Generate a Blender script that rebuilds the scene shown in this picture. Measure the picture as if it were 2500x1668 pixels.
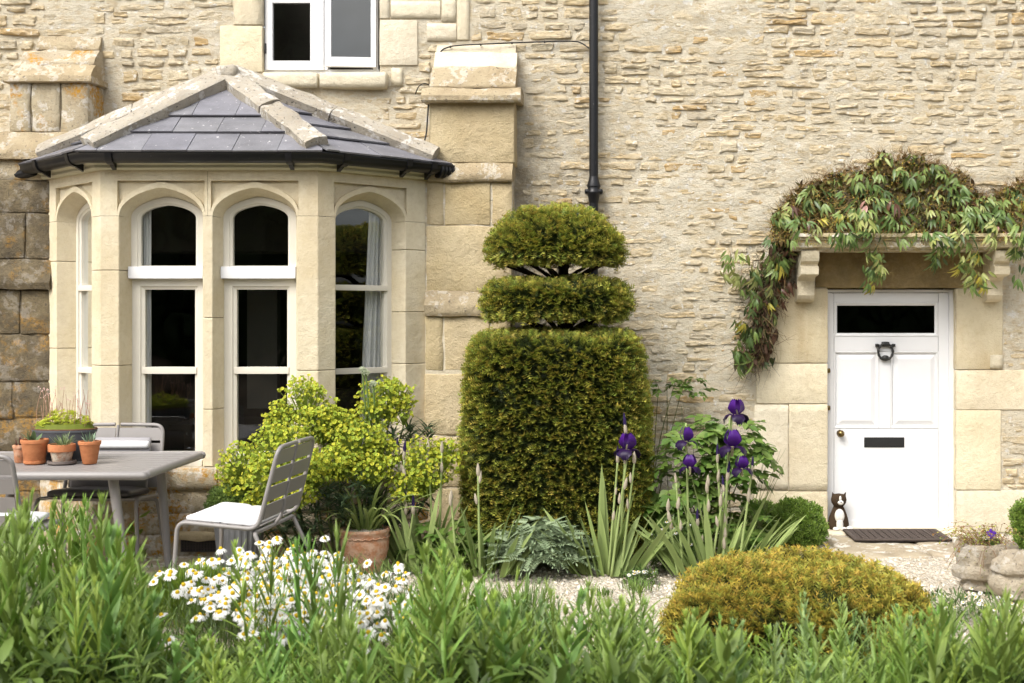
import bpy, math, random
import numpy as np
from mathutils import Vector, Matrix

for o in list(bpy.data.objects): bpy.data.objects.remove(o)
random.seed(7); rng = np.random.default_rng(11)
R = math.radians
scene = bpy.context.scene
COL = scene.collection

# ------------------------------------------------------------------ camera, sky, sun, exposure
CZ, CD, FPX, VX, VY = 1.6, 9.0, 2970.0, 1465.0, 766.0
cam = bpy.data.cameras.new('camera'); camo = bpy.data.objects.new('camera', cam); COL.objects.link(camo)
camo.location = (0, -CD, CZ); camo.rotation_euler = (R(90), 0, 0)
cam.sensor_width = 36; cam.lens = FPX/2500*36
cam.shift_x = -(VX-1250)/2500; cam.shift_y = (VY-834)/2500
cam.clip_end = 500; cam.clip_start = .05
cam.dof.use_dof = True; cam.dof.focus_distance = 8.3; cam.dof.aperture_fstop = 3.4
scene.camera = camo

SUN_DIR = Vector((.42, .62, -.86)).normalized()       # the way the light travels: from upper left, behind the camera
world = bpy.data.worlds.new('World'); scene.world = world; world.use_nodes = True
wn = world.node_tree; wbg = wn.nodes['Background']
sky = wn.nodes.new('ShaderNodeTexSky'); sky.sky_type = 'NISHITA'; sky.sun_disc = False
sky.sun_elevation = math.asin(-SUN_DIR.z); sky.sun_rotation = math.atan2(-SUN_DIR.x, -SUN_DIR.y)
sky.dust_density = 5; sky.air_density = 1.2; sky.ozone_density = 1
hs = wn.nodes.new('ShaderNodeHueSaturation'); hs.inputs['Saturation'].default_value = .28
wn.links.new(sky.outputs[0], hs.inputs['Color']); wn.links.new(hs.outputs[0], wbg.inputs[0])
wbg.inputs[1].default_value = .15
sl = bpy.data.lights.new('sun', 'SUN'); slo = bpy.data.objects.new('sun', sl); COL.objects.link(slo)
sl.energy = .85; sl.angle = R(28); sl.color = (1, .95, .86)
slo.location = (-6, -9, 12); slo.rotation_euler = SUN_DIR.to_track_quat('-Z', 'Y').to_euler()
vs = scene.view_settings; vs.view_transform = 'Standard'; vs.look = 'None'; vs.gamma = 1; vs.exposure = 1.12
vs.use_curve_mapping = False

# ------------------------------------------------------------------ helpers
def S(Y): return FPX/(CD+Y)
def W(px, py, Y):
    "a point of the place at depth Y (wall face = 0), measured off the photograph"
    s = S(Y); return np.array([(px-VX)/s, Y, CZ-(py-VY)/s])
def wx(px, Y): return (px-VX)/S(Y)
def wz(py, Y): return CZ-(py-VY)/S(Y)

def hash2(ix, iy, seed):
    h = (ix.astype(np.int64)*374761393 + iy.astype(np.int64)*668265263 + seed*974711) & 0xffffffff
    h = ((h ^ (h >> 13))*1274126177) & 0xffffffff
    return ((h ^ (h >> 16)) & 0xffff)/32767.5-1
def vnoise(x, y, seed=0):
    x = np.asarray(x, float); y = np.asarray(y, float)
    ix = np.floor(x); iy = np.floor(y); fx = x-ix; fy = y-iy
    fx = fx*fx*(3-2*fx); fy = fy*fy*(3-2*fy)
    a = hash2(ix, iy, seed); b = hash2(ix+1, iy, seed); c = hash2(ix, iy+1, seed); d = hash2(ix+1, iy+1, seed)
    return (a*(1-fx)+b*fx)*(1-fy)+(c*(1-fx)+d*fx)*fy
def fbm(x, y, seed=0, o=3):
    v = 0; a = .5
    for i in range(o):
        v = v+a*vnoise(np.asarray(x)*2**i, np.asarray(y)*2**i, seed+i*17); a *= .5
    return v

class MB:
    "collects geometry for ONE mesh object"
    def __init__(s): s.V = []; s.F = []; s.C = []; s.n = 0
    def add(s, V, F, col=(1, 1, 1)):
        V = np.asarray(V, float).reshape(-1, 3)
        c = np.asarray(col, float)
        if c.ndim == 1: c = np.tile(c, (len(V), 1))
        s.V.append(V); s.C.append(c)
        if isinstance(F, np.ndarray): s.F.append(F+s.n)
        else:
            by = {}
            for f in F: by.setdefault(len(f), []).append(f)
            for k, l in by.items(): s.F.append(np.array(l, int)+s.n)
        s.n += len(V); return s
    def inst(s, TV, TF, M, P, C):
        "template TV (n,3), TF (m,k); M (N,3,3) columns = local axes; P (N,3); C (N,3) or (N,n,3)"
        TV = np.asarray(TV, float); N = len(P); n = len(TV)
        if N == 0: return s
        V = np.einsum('nij,kj->nki', M, TV)+P[:, None, :]
        C = np.asarray(C, float)
        if C.ndim == 2: C = np.repeat(C[:, None, :], n, 1)
        groups = TF if isinstance(TF, list) else [TF]
        for T in groups:
            T = np.asarray(T, int)
            s.F.append((T[None]+(np.arange(N)*n)[:, None, None]).reshape(-1, T.shape[1])+s.n)
        s.V.append(V.reshape(-1, 3)); s.C.append(C.reshape(-1, 3)); s.n += N*n; return s
    def mesh(s, name, mat, smooth=True, sharp=None):
        me = bpy.data.meshes.new(name)
        V = np.concatenate(s.V); C = np.concatenate(s.C)
        me.vertices.add(len(V)); me.vertices.foreach_set('co', V.ravel())
        lens = np.concatenate([np.full(len(f), f.shape[1]) for f in s.F]); lp = np.concatenate([f.ravel() for f in s.F])
        me.loops.add(len(lp)); me.loops.foreach_set('vertex_index', lp.astype(np.int32))
        me.polygons.add(len(lens)); st = np.concatenate([[0], np.cumsum(lens)[:-1]])
        me.polygons.foreach_set('loop_start', st.astype(np.int32))
        try: me.polygons.foreach_set('loop_total', lens.astype(np.int32))
        except Exception: pass
        me.polygons.foreach_set('use_smooth', np.full(len(lens), bool(smooth)))
        me.update(calc_edges=True)
        a = me.color_attributes.new('col', 'FLOAT_COLOR', 'POINT')
        a.data.foreach_set('color', np.hstack([C, np.ones((len(C), 1))]).ravel().astype(np.float32))
        if mat: me.materials.append(mat)
        if smooth and sharp: me.set_sharp_from_angle(angle=R(sharp))
        return me
    def obj(s, name, mat, parent=None, smooth=True, sharp=None, loc=None, kind=None):
        return link(name, s.mesh(name, mat, smooth, sharp), parent, loc, kind)

def link(name, data, parent=None, loc=None, kind=None):
    o = bpy.data.objects.new(name, data); COL.objects.link(o)
    if parent is not None: o.parent = parent
    if loc is not None: o.location = loc
    if kind: o['kind'] = kind
    return o
def tag(o, label, cat, group=None, kind=None):
    o['label'] = label; o['category'] = cat
    if group: o['group'] = group
    if kind: o['kind'] = kind
    return o
def empty(name, loc=(0, 0, 0), rz=0):
    o = link(name, None, None, loc); o.rotation_euler = (0, 0, rz); o.empty_display_size = .1; return o

BOXF = np.array([[0, 1, 3, 2], [4, 6, 7, 5], [0, 4, 5, 1], [2, 3, 7, 6], [0, 2, 6, 4], [1, 5, 7, 3]])
def boxg(x0, x1, y0, y1, z0, z1):
    return np.array([[x, y, z] for x in (x0, x1) for y in (y0, y1) for z in (z0, z1)], float), BOXF
def weld(V, F):
    k = np.round(V, 5); u, i = np.unique(k, axis=0, return_inverse=True); i = i.ravel()
    return u, i[F]
def gridcube(seg):
    "surface of the unit cube [-1,1] as quads with seg (3) divisions"
    Vs = []; Fs = []; n = 0
    for ax in range(3):
        a, b = [(1, 2), (2, 0), (0, 1)][ax]; na, nb = seg[a], seg[b]
        A, B = np.meshgrid(np.linspace(-1, 1, na+1), np.linspace(-1, 1, nb+1), indexing='ij')
        idx = np.arange((na+1)*(nb+1)).reshape(na+1, nb+1)
        q = np.stack([idx[:-1, :-1], idx[1:, :-1], idx[1:, 1:], idx[:-1, 1:]], -1).reshape(-1, 4)
        for sg in (1, -1):
            v = np.zeros((A.size, 3)); v[:, ax] = sg; v[:, a] = A.ravel(); v[:, b] = B.ravel()
            Vs.append(v); Fs.append((q if sg > 0 else q[:, ::-1])+n); n += len(v)
    return weld(np.concatenate(Vs), np.concatenate(Fs))
def rbox(x0, x1, y0, y1, z0, z1, r=.01, step=.06, amp=.0, seed=0, maxs=14):
    "stone block with rounded edges and an uneven face"
    c = np.array([x0+x1, y0+y1, z0+z1])/2; h = np.array([x1-x0, y1-y0, z1-z0])/2; r = min(r, h.min()*.9)
    V, F = gridcube([int(min(maxs, max(3, round(2*k/step)))) for k in h])
    inn = h-r; P = V*h
    for k in range(3):    # push the outermost ring of the grid out to where the rounding starts
        n_ = int(min(maxs, max(3, round(2*h[k]/step)))); t = 1-2/n_
        m_ = (np.abs(V[:, k]) > t-1e-6) & (np.abs(V[:, k]) < .999); P[m_, k] = np.sign(V[m_, k])*inn[k]
    Q = np.clip(P, -inn, inn); D = P-Q; L = np.linalg.norm(D, axis=1, keepdims=True); L[L == 0] = 1
    P = Q+D/L*r
    if amp:
        n = D/L; w = fbm((P[:, 0]+c[0])*9+P[:, 1]*7+seed, (P[:, 2]+c[2])*9+P[:, 1]*5+seed*.37, 5, 3)
        P = P+n*w[:, None]*amp*2
    return P+c, F
def stone(name, b, mat, parent, r=.008, amp=.003, seed=None, step=.06, col=None):
    mb = MB(); k = random.random()*50 if seed is None else seed
    t = random.uniform(.9, 1.06); mb.add(*rbox(*b, r=r, amp=amp, seed=k, step=step), col if col is not None else (t, t, t*random.uniform(.96, 1.02)))
    return mb.obj(name, mat, parent)
def pbox(mb, px0, px1, Y0, Y1, py0, py1, r=0, col=(1, 1, 1)):
    "box whose front face lies at depth Y0 between pixel columns / rows of the photograph"
    g = (wx(px0, Y0), wx(px1, Y0), Y0, Y1, wz(py1, Y0), wz(py0, Y0))
    if r: mb.add(*rbox(*g, r=r, step=9), col)
    else: mb.add(*boxg(*g), col)
def prism(mb, prof, x0, x1, nx=8, amp=0, seed=0, col=(1, 1, 1), sub=3, M=None):
    "profile (y,z) polygon drawn along x, subdivided so that it can weather"
    pts = []
    for i, p in enumerate(prof):
        q = prof[(i+1) % len(prof)]
        for k in range(sub): t = k/sub; pts.append((p[0]*(1-t)+q[0]*t, p[1]*(1-t)+q[1]*t))
    pts = np.array(pts); m = len(pts); xs = np.linspace(x0, x1, nx+1)
    V = np.array([[x, p[0], p[1]] for x in xs for p in pts])
    if amp:
        c = pts.mean(0); d = V[:, 1:]-c; d /= np.linalg.norm(d, axis=1, keepdims=True)
        w = fbm(V[:, 0]*11+seed, V[:, 1]*13+V[:, 2]*13, 3, 3)*amp*2
        V[:, 1:] += d*w[:, None]; V[:, 0] += fbm(V[:, 1]*12+seed, V[:, 2]*12, 9, 2)*amp
    F = [[i*m+j, i*m+(j+1) % m, (i+1)*m+(j+1) % m, (i+1)*m+j] for i in range(nx) for j in range(m)]
    F += [list(range(m))[::-1], [nx*m+j for j in range(m)]]
    if M is not None: V = V@M[:3, :3].T+M[:3, 3]
    mb.add(V, F, col)
def tube(mb, pts, rad, n=8, col=(1, 1, 1), cap=True, closed=False):
    P = np.array(pts, float); m = len(P); rad = np.full(m, rad) if np.isscalar(rad) else np.asarray(rad)
    T = np.gradient(P, axis=0) if not closed else np.roll(P, -1, 0)-np.roll(P, 1, 0)
    T /= np.linalg.norm(T, axis=1, keepdims=True)+1e-12
    u = np.array([0, 0, 1.]) if abs(T[0][2]) < .9 else np.array([1., 0, 0]); V = []
    for i in range(m):
        a = np.cross(T[i], u); a /= np.linalg.norm(a)+1e-12; u = np.cross(a, T[i])
        for k in range(n):
            t = 2*math.pi*k/n; V.append(P[i]+rad[i]*(math.cos(t)*a+math.sin(t)*u))
    rr = range(m if closed else m-1)
    F = [[i*n+k, i*n+(k+1) % n, ((i+1) % m)*n+(k+1) % n, ((i+1) % m)*n+k] for i in rr for k in range(n)]
    if cap and not closed: F += [list(range(n))[::-1], [(m-1)*n+k for k in range(n)]]
    mb.add(np.array(V), F, col)
def smoothpath(pts, n=6, closed=False):
    "Catmull-Rom through the points"
    P = [np.array(p, float) for p in pts]; out = []
    for i in range(len(P)-1):
        p0 = P[max(0, i-1)]; p1 = P[i]; p2 = P[i+1]; p3 = P[min(len(P)-1, i+2)]
        for k in range(n):
            t = k/n; out.append(.5*((2*p1)+(-p0+p2)*t+(2*p0-5*p1+4*p2-p3)*t*t+(-p0+3*p1-3*p2+p3)*t**3))
    return out+[P[-1]]
def bendpath(pts, r, n=5):
    "polyline with rounded corners of radius r"
    P = [np.array(p, float) for p in pts]; out = [P[0]]
    for i in range(1, len(P)-1):
        a = P[i-1]-P[i]; b = P[i+1]-P[i]; la = np.linalg.norm(a); lb = np.linalg.norm(b)
        k = min(r, la*.45, lb*.45); A = P[i]+a/la*k; B = P[i]+b/lb*k
        for j in range(n+1):
            t = j/n; out.append((1-t)**2*A+2*t*(1-t)*P[i]+t*t*B)
    return out+[P[-1]]
def lathe(mb, prof, n=24, c=(0, 0, 0), col=(1, 1, 1), sq=None):
    m = len(prof); V = []
    for r, z in prof:
        for k in range(n):
            t = 2*math.pi*k/n; V.append((c[0]+r*math.cos(t), c[1]+r*math.sin(t), c[2]+z))
    F = [[i*n+k, i*n+(k+1) % n, (i+1)*n+(k+1) % n, (i+1)*n+k] for i in range(m-1) for k in range(n)]
    mb.add(np.array(V), F, col)
def nrm(v): return v/(np.linalg.norm(v, axis=-1, keepdims=True)+1e-12)
def frames(d, up=None):
    d = nrm(np.asarray(d, float)); up = np.tile([0, 0, 1.], (len(d), 1)) if up is None else up
    s = np.cross(up, d); bad = np.linalg.norm(s, axis=1) < 1e-3; s[bad] = [1, 0, 0]; s = nrm(s); n = np.cross(d, s)
    return np.stack([d, s, n], -1)
def leafT(prof, droop=.0, fold=.2, nx=None):
    "leaf along +x of length 1; prof = half widths; returns V,F"
    m = len(prof); V = []
    for i, w in enumerate(prof):
        t = i/(m-1); z = -droop*t*t
        V += [(t, -w, z+fold*w), (t, 0, z), (t, w, z+fold*w)]
    F = [[i*3+k, (i+1)*3+k, (i+1)*3+k+1, i*3+k+1] for i in range(m-1) for k in range(2)]
    return np.array(V, float), np.array(F)
def ru(a, b, n=None): return rng.uniform(a, b, n)

# ------------------------------------------------------------------ materials
class NT:
    def __init__(s, name):
        s.mat = bpy.data.materials.new(name); s.mat.use_nodes = True; s.t = s.mat.node_tree
        s.b = s.t.nodes['Principled BSDF']; s.out = s.t.nodes['Material Output']; s.pos = None
    def new(s, typ, **kw):
        n = s.t.nodes.new(typ)
        for k, v in kw.items(): setattr(n, k, v)
        return n
    def link(s, a, b): s.t.links.new(a, b)
    def coord(s, sc=(1, 1, 1)):
        if s.pos is None: s.pos = s.new('ShaderNodeNewGeometry').outputs['Position']
        if sc == (1, 1, 1): return s.pos
        m = s.new('ShaderNodeMapping'); m.inputs['Scale'].default_value = sc; s.link(s.pos, m.inputs[0]); return m.outputs[0]
    def noise(s, scale, detail=4, rough=.6, sc=(1, 1, 1), dist=0):
        n = s.new('ShaderNodeTexNoise'); n.inputs['Scale'].default_value = scale; n.inputs['Detail'].default_value = detail
        n.inputs['Roughness'].default_value = rough; n.inputs['Distortion'].default_value = dist
        s.link(s.coord(sc), n.inputs['Vector']); return n.outputs[0]
    def voro(s, scale, feature='F1', out=0, sc=(1, 1, 1)):
        n = s.new('ShaderNodeTexVoronoi'); n.feature = feature; n.inputs['Scale'].default_value = scale; s.link(s.coord(sc), n.inputs['Vector']); return n.outputs[out]
    def ramp(s, f, stops):
        n = s.new('ShaderNodeValToRGB'); e = n.color_ramp.elements
        while len(e) < len(stops): e.new(.5)
        for k, (p, c) in enumerate(stops):
            e[k].position = p; e[k].color = (c if hasattr(c, '__len__') else (c, c, c))+(() if hasattr(c, '__len__') and len(c) == 4 else (1,))
        s.link(f, n.inputs[0]); return n.outputs[0]
    def mix(s, f, a, b, mode='MIX'):
        n = s.new('ShaderNodeMix'); n.data_type = 'RGBA'; n.blend_type = mode
        for k, v in ((0, f), (6, a), (7, b)):
            if hasattr(v, 'links') or hasattr(v, 'is_linked'): s.link(v, n.inputs[k])
            else: n.inputs[k].default_value = v if k == 0 else tuple(v)+((1,) if len(v) == 3 else ())
        return n.outputs[2]
    def math(s, op, a, b=0, clamp=False):
        n = s.new('ShaderNodeMath', operation=op, use_clamp=clamp)
        for k, v in ((0, a), (1, b)):
            if hasattr(v, 'is_linked'): s.link(v, n.inputs[k])
            else: n.inputs[k].default_value = v
        return n.outputs[0]
    def attr(s, name='col'):
        n = s.new('ShaderNodeAttribute'); n.attribute_name = name; return n.outputs['Color']
    def col(s, c):
        if hasattr(c, 'is_linked'): s.link(c, s.b.inputs['Base Color'])
        else: s.b.inputs['Base Color'].default_value = tuple(c)+(1,)
    def set(s, **kw):
        for k, v in kw.items():
            i = s.b.inputs[k.replace('_', ' ')]
            if hasattr(v, 'is_linked'): s.link(v, i)
            else: i.default_value = v
    def bump(s, h, dist=.01, strength=1):
        n = s.new('ShaderNodeBump'); n.inputs['Distance'].default_value = dist; n.inputs['Strength'].default_value = strength
        s.link(h, n.inputs['Height'])
        if s.b.inputs['Normal'].is_linked:
            s.link(s.b.inputs['Normal'].links[0].from_socket, n.inputs['Normal'])
        s.link(n.outputs[0], s.b.inputs['Normal'])

def m_rubble():
    n = NT('rubble_stone'); c = n.attr()
    c = n.mix(n.ramp(n.noise(7, 5, .65, (1, 1, 2.4)), [(.4, 0), (.68, .75)]), c, (.62, .555, .43))
    c = n.mix(n.ramp(n.noise(30, 4, .7, (1, 1, 2.5)), [(.42, .0), (.68, .45)]), c, (.46, .33, .16))
    c = n.mix(n.ramp(n.noise(21, 3, .6), [(.61, 0), (.66, .8)]), c, (.76, .73, .66))
    c = n.mix(n.ramp(n.noise(44, 3, .6, (1, 1, 2.8)), [(.64, 0), (.72, .75)]), c, (.16, .12, .08))
    n.col(c); n.set(Roughness=.93, Specular_IOR_Level=.15)
    n.bump(n.noise(22, 6, .72, (1, 1, 2.2)), .024); n.bump(n.noise(160, 3, .6), .005); return n.mat
def m_mortar():
    n = NT('lime_mortar')
    c = n.ramp(n.noise(2.2, 5, .6), [(.3, (.66, .585, .44)), (.7, (.735, .675, .545))])
    c = n.mix(n.ramp(n.noise(9, 6, .75, (1, 1, 2.4)), [(.48, 0), (.62, .7)]), c, (.575, .45, .265))
    c = n.mix(n.ramp(n.noise(16, 3, .6), [(.60, 0), (.66, .8)]), c, (.78, .75, .69))
    c = n.mix(n.ramp(n.noise(55, 3, .6, (1, 1, 2.5)), [(.64, 0), (.72, .6)]), c, (.26, .22, .16))
    # damp, greyer stone between the right-hand buttress and the drainpipe
    sx = n.new('ShaderNodeSeparateXYZ'); n.link(n.coord(), sx.inputs[0])
    band = n.math('MULTIPLY', n.math('GREATER_THAN', sx.outputs[0], -.66), n.math('SUBTRACT', .45, sx.outputs[0]), True)
    band = n.math('MULTIPLY', band, n.ramp(n.noise(6, 4, .7), [(.38, 0), (.62, 1)]))
    zz = n.math('MULTIPLY', n.math('SUBTRACT', 3.6, sx.outputs[2]), 1.2, True)
    c = n.mix(n.math('MULTIPLY', n.math('MULTIPLY', band, zz), .75), c, (.30, .25, .18))
    n.col(c); n.set(Roughness=.95, Specular_IOR_Level=.1)
    n.bump(n.noise(18, 7, .78, (1, 1, 1.9)), .03); n.bump(n.noise(110, 3, .6), .007); return n.mat
def m_ashlar(name, a, b, stain=(.30, .2, .09), stain_amt=.4, lichen=0, white=0, black=0, dark=0, pits=.5, bumpd=.012):
    n = NT(name)
    c = n.ramp(n.noise(3.1, 6, .62), [(.3, a), (.72, b)])
    c = n.mix(1., c, n.attr(), 'MULTIPLY')
    c = n.mix(n.ramp(n.noise(2.3, 5, .6, (1, 1, .45), .3), [(.5, 0), (.78, stain_amt)]), c, stain)
    c = n.mix(n.ramp(n.noise(26, 5, .7), [(.45, 0), (.75, .35)]), c, (.42, .33, .2))
    if dark: c = n.mix(n.ramp(n.noise(5.5, 6, .7), [(.36, dark), (.64, 0)]), c, (.085, .07, .05))
    if black: c = n.mix(n.ramp(n.noise(38, 4, .7), [(.6, 0), (.66, black)]), c, (.06, .055, .05))
    if lichen:
        m = n.math('MULTIPLY', n.ramp(n.noise(5, 3, .6), [(.5, 0), (.6, 1)]), n.ramp(n.noise(42, 4, .75), [(.42, 0), (.56, lichen)]))
        c = n.mix(m, c, (.46, .23, .02))
    if white:
        m = n.math('MULTIPLY', n.ramp(n.noise(7, 4, .6), [(.52, 0), (.57, 1)]), n.ramp(n.noise(24, 4, .6), [(.44, 0), (.5, white)]))
        c = n.mix(m, c, (.74, .72, .68))
    n.col(c); n.set(Roughness=.92, Specular_IOR_Level=.15)
    n.bump(n.noise(12, 5, .65), bumpd*1.5, .8)
    n.bump(n.noise(90, 4, .7), bumpd*pits); return n.mat
def m_plain(name, c, rough=.5, spec=.5, metal=0, var=.0, scale=20, bump=0, coat=0, bscale=60):
    n = NT(name)
    if var:
        d = tuple(k*(1-var) for k in c); n.col(n.ramp(n.noise(scale, 4, .6), [(.3, d), (.7, c)]))
    else: n.col(c)
    n.set(Roughness=rough, Specular_IOR_Level=spec, Metallic=metal, Coat_Weight=coat)
    if bump: n.bump(n.noise(bscale, 3, .6), bump)
    return n.mat
def m_leaf(name, rough=.5, spec=.35, trans=.25, tint=(1, 1, 1), var=.25, vscale=14):
    n = NT(name); c = n.mix(1., n.attr(), tuple(tint), 'MULTIPLY')
    if var:
        c = n.mix(n.ramp(n.noise(vscale, 2, .5), [(.35, 0), (.7, var)]), c, tuple(k*.45 for k in (.12, .16, .03)))
    n.col(c); n.set(Roughness=rough, Specular_IOR_Level=spec)
    tr = n.new('ShaderNodeBsdfTranslucent'); n.link(c, tr.inputs[0])
    mx = n.new('ShaderNodeMixShader'); mx.inputs[0].default_value = trans
    n.link(n.b.outputs[0], mx.inputs[1]); n.link(tr.outputs[0], mx.inputs[2]); n.link(mx.outputs[0], n.out.inputs[0]); return n.mat
def m_glass(name='window_glass', wav=.0):
    n = NT(name); g = n.new('ShaderNodeBsdfGlossy'); g.inputs['Roughness'].default_value = .015; g.inputs['Color'].default_value = (.9, .93, .95, 1)
    t = n.new('ShaderNodeBsdfTransparent'); t.inputs[0].default_value = (.94, .96, .95, 1)
    fr = n.new('ShaderNodeFresnel'); fr.inputs[0].default_value = 1.5
    bp = n.new('ShaderNodeBump'); bp.inputs['Distance'].default_value = .004; n.link(n.noise(4, 1, .4), bp.inputs['Height'])
    n.link(bp.outputs[0], g.inputs['Normal'])
    f = n.math('MULTIPLY', fr.outputs[0], 2.2, True)
    mx = n.new('ShaderNodeMixShader'); n.link(f, mx.inputs[0]); n.link(t.outputs[0], mx.inputs[1]); n.link(g.outputs[0], mx.inputs[2])
    n.link(mx.outputs[0], n.out.inputs[0]); return n.mat
def m_gravel():
    n = NT('pale_gravel')
    v = n.voro(75, 'F1', 1); 
    c = n.ramp(n.voro(75, 'F1', 0), [(.0, (.74, .68, .57)), (.55, (.66, .59, .47)), (.9, (.32, .26, .18))])
    hsv = n.new('ShaderNodeSeparateColor'); n.link(v, hsv.inputs[0])
    c = n.mix(n.ramp(hsv.outputs[0], [(.2, 0), (.9, .6)]), c, (.80, .76, .69))
    c = n.mix(n.ramp(hsv.outputs[1], [(.75, 0), (.8, .6)]), c, (.42, .30, .17))
    c = n.mix(n.ramp(n.noise(1.7, 5, .6), [(.5, 0), (.78, .4)]), c, (.48, .40, .29))
    n.col(c); n.set(Roughness=.95, Specular_IOR_Level=.1)
    i = n.math('SUBTRACT', 1, n.voro(75, 'F1', 0)); n.bump(i, .02); n.bump(n.noise(9, 4, .6), .05); return n.mat

M = {}
M['rubble'] = m_rubble(); M['mortar'] = m_mortar()
M['ashlar'] = m_ashlar('dressed_limestone', (.63, .545, .38), (.695, .625, .475), stain_amt=.28)
M['bay'] = m_ashlar('bay_limestone', (.585, .50, .335), (.665, .60, .455), stain=(.38, .28, .15), stain_amt=.5, pits=.6, bumpd=.007)
M['pale'] = m_ashlar('pale_limestone', (.62, .55, .41), (.68, .62, .49), stain_amt=.25)
M['butt'] = m_ashlar('buttress_limestone', (.53, .425, .25), (.63, .53, .355), stain=(.30, .21, .10), stain_amt=.5, bumpd=.02)
M['ledge'] = m_ashlar('weathered_ledge', (.36, .29, .19), (.50, .42, .28), stain=(.25, .17, .08), stain_amt=.6, white=.32, black=.7, bumpd=.02)
M['lichen'] = m_ashlar('lichened_limestone', (.40, .33, .22), (.52, .46, .35), stain=(.2, .14, .07), stain_amt=.6, lichen=.95, white=.45, black=.5, bumpd=.02)
M['oldwall'] = m_ashlar('dark_lichened_stone', (.12, .095, .055), (.21, .17, .105), stain=(.07, .055, .035), stain_amt=.8, lichen=.4, white=.12, black=.6, dark=.8, bumpd=.02)
M['ridge'] = m_ashlar('ridge_stone', (.36, .32, .26), (.48, .44, .37), stain=(.2, .17, .13), stain_amt=.5, white=.55, black=.9, bumpd=.02)
M['lintel'] = m_ashlar('sooty_shaded_lintel', (.19, .135, .06), (.30, .225, .11), stain=(.10, .07, .035), stain_amt=.8, dark=.35)  # base colour holds both the soot stain and the shade under the canopy
M['jamb'] = m_ashlar('stained_jamb', (.60, .51, .34), (.69, .61, .45), stain=(.33, .2, .07), stain_amt=.7)
M['step'] = m_ashlar('worn_step', (.30, .25, .18), (.45, .39, .29), stain=(.16, .12, .08), stain_amt=.7, white=.6, black=.4)
M['slate'] = None
n = NT('blue_grey_slate'); c = n.mix(1., n.ramp(n.noise(5, 5, .6, (1, 1, 3)), [(.3, (.135, .134, .148)), (.7, (.205, .203, .222))]), n.attr(), 'MULTIPLY')
c = n.mix(n.ramp(n.noise(34, 3, .6), [(.67, 0), (.7, .7)]), c, (.62, .61, .6)); n.col(c); n.set(Roughness=.5, Specular_IOR_Level=.5); n.bump(n.noise(40, 4, .6), .004); M['slate'] = n.mat
n = NT('black_gloss_paint'); n.col(n.mix(n.ramp(n.noise(75, 3, .6, (1, 1, .5)), [(.70, 0), (.73, .5)]), (.008, .008, .009), (.2, .19, .18))); n.set(Roughness=.35, Specular_IOR_Level=.35); M['black'] = n.mat
M['white'] = m_plain('white_gloss_paint', (.72, .72, .725), .32, .5, var=.03, scale=3, bump=.0012, bscale=22)
M['cream'] = m_plain('cream_frame_paint', (.66, .62, .53), .42, .5, var=.05, scale=5, bump=.001, bscale=30)
M['fascia'] = m_plain('olive_cream_fascia', (.50, .47, .34), .45, .5, var=.08, scale=6)
M['glass'] = m_glass()
M['iron'] = m_plain('black_iron', (.012, .012, .012), .42, .5, bump=.003, bscale=90)
M['brass'] = m_plain('aged_brass', (.24, .17, .07), .32, .5, 1, .3, 30)
M['curtain'] = m_leaf('white_curtain', .8, .2, .35, (1, 1, 1), 0)
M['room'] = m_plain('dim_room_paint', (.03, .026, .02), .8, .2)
M['ceil'] = m_plain('room_ceiling', (.3, .28, .2), .8, .2)
M['metal'] = m_plain('taupe_metal', (.235, .218, .208), .45, .5, var=.06, scale=9)
M['cushion'] = m_plain('white_cushion', (.72, .72, .73), .75, .2, bump=.002, bscale=300)
M['greycush'] = m_plain('dark_cushion', (.06, .057, .058), .45, .5, var=.1)
M['gravel'] = m_gravel()
M['soil'] = m_plain('garden_soil', (.095, .07, .045), .95, .1, var=.6, scale=30, bump=.03, bscale=25)
M['cable'] = m_plain('black_cable', (.03, .027, .025), .6, .3)
# PART-B
# ------------------------------------------------------------------ ground
mb = MB(); mb.add([(-60, -70, 0), (60, -70, 0), (60, 12, 0), (-60, 12, 0)], [[0, 1, 2, 3]])
g = mb.obj('ground', M['soil'], smooth=False, loc=(0, 0, -.05)); tag(g, 'dark garden soil under the planting', 'ground', kind='structure')
# gravel, gently uneven, lying on the soil
nx, ny = 150, 150; xs = np.linspace(-9, 9, nx); ys = np.linspace(-6.2, .3, ny); X, Y = np.meshgrid(xs, ys, indexing='ij')
Z = fbm(X*1.3, Y*1.3, 3, 4)*.03-.024
V = np.stack([X, Y, Z], -1).reshape(-1, 3); I = np.arange(nx*ny).reshape(nx, ny)
F = np.stack([I[:-1, :-1], I[1:, :-1], I[1:, 1:], I[:-1, 1:]], -1).reshape(-1, 4)
mb = MB(); mb.add(V, F); gr = mb.obj('gravel_path', M['gravel']); gr['kind'] = 'structure'; gr['label'] = 'pale cream gravel path running up to the house'; gr['category'] = 'path'
# loose pebbles that can be seen as grains
TV, TF = gridcube([1, 1, 1]); N = 9000
P = np.stack([ru(-4.6, 3.6, N), ru(-3.8, -.05, N), np.zeros(N)], -1); P = P[~((P[:, 0] > 1.58) & (P[:, 0] < 2.75) & (P[:, 1] > -.97))]; N = len(P); P[:, 2] = fbm(P[:, 0]*1.3, P[:, 1]*1.3, 3, 4)*.03-.022
A = frames(rng.normal(size=(N, 3))); sc = ru(.003, .0085, N)[:, None, None]*np.array([1.3, 1, .7])[None, None, :]
k = ru(.55, 1.15, N)[:, None]; mb = MB(); mb.inst(TV, TF, A*sc, P, np.array([.72, .65, .54])*k)
n = NT('pebble'); n.col(n.attr()); n.set(Roughness=.9); po = mb.obj('loose_pebbles', n.mat, gr, smooth=False, kind='stuff')

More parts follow.
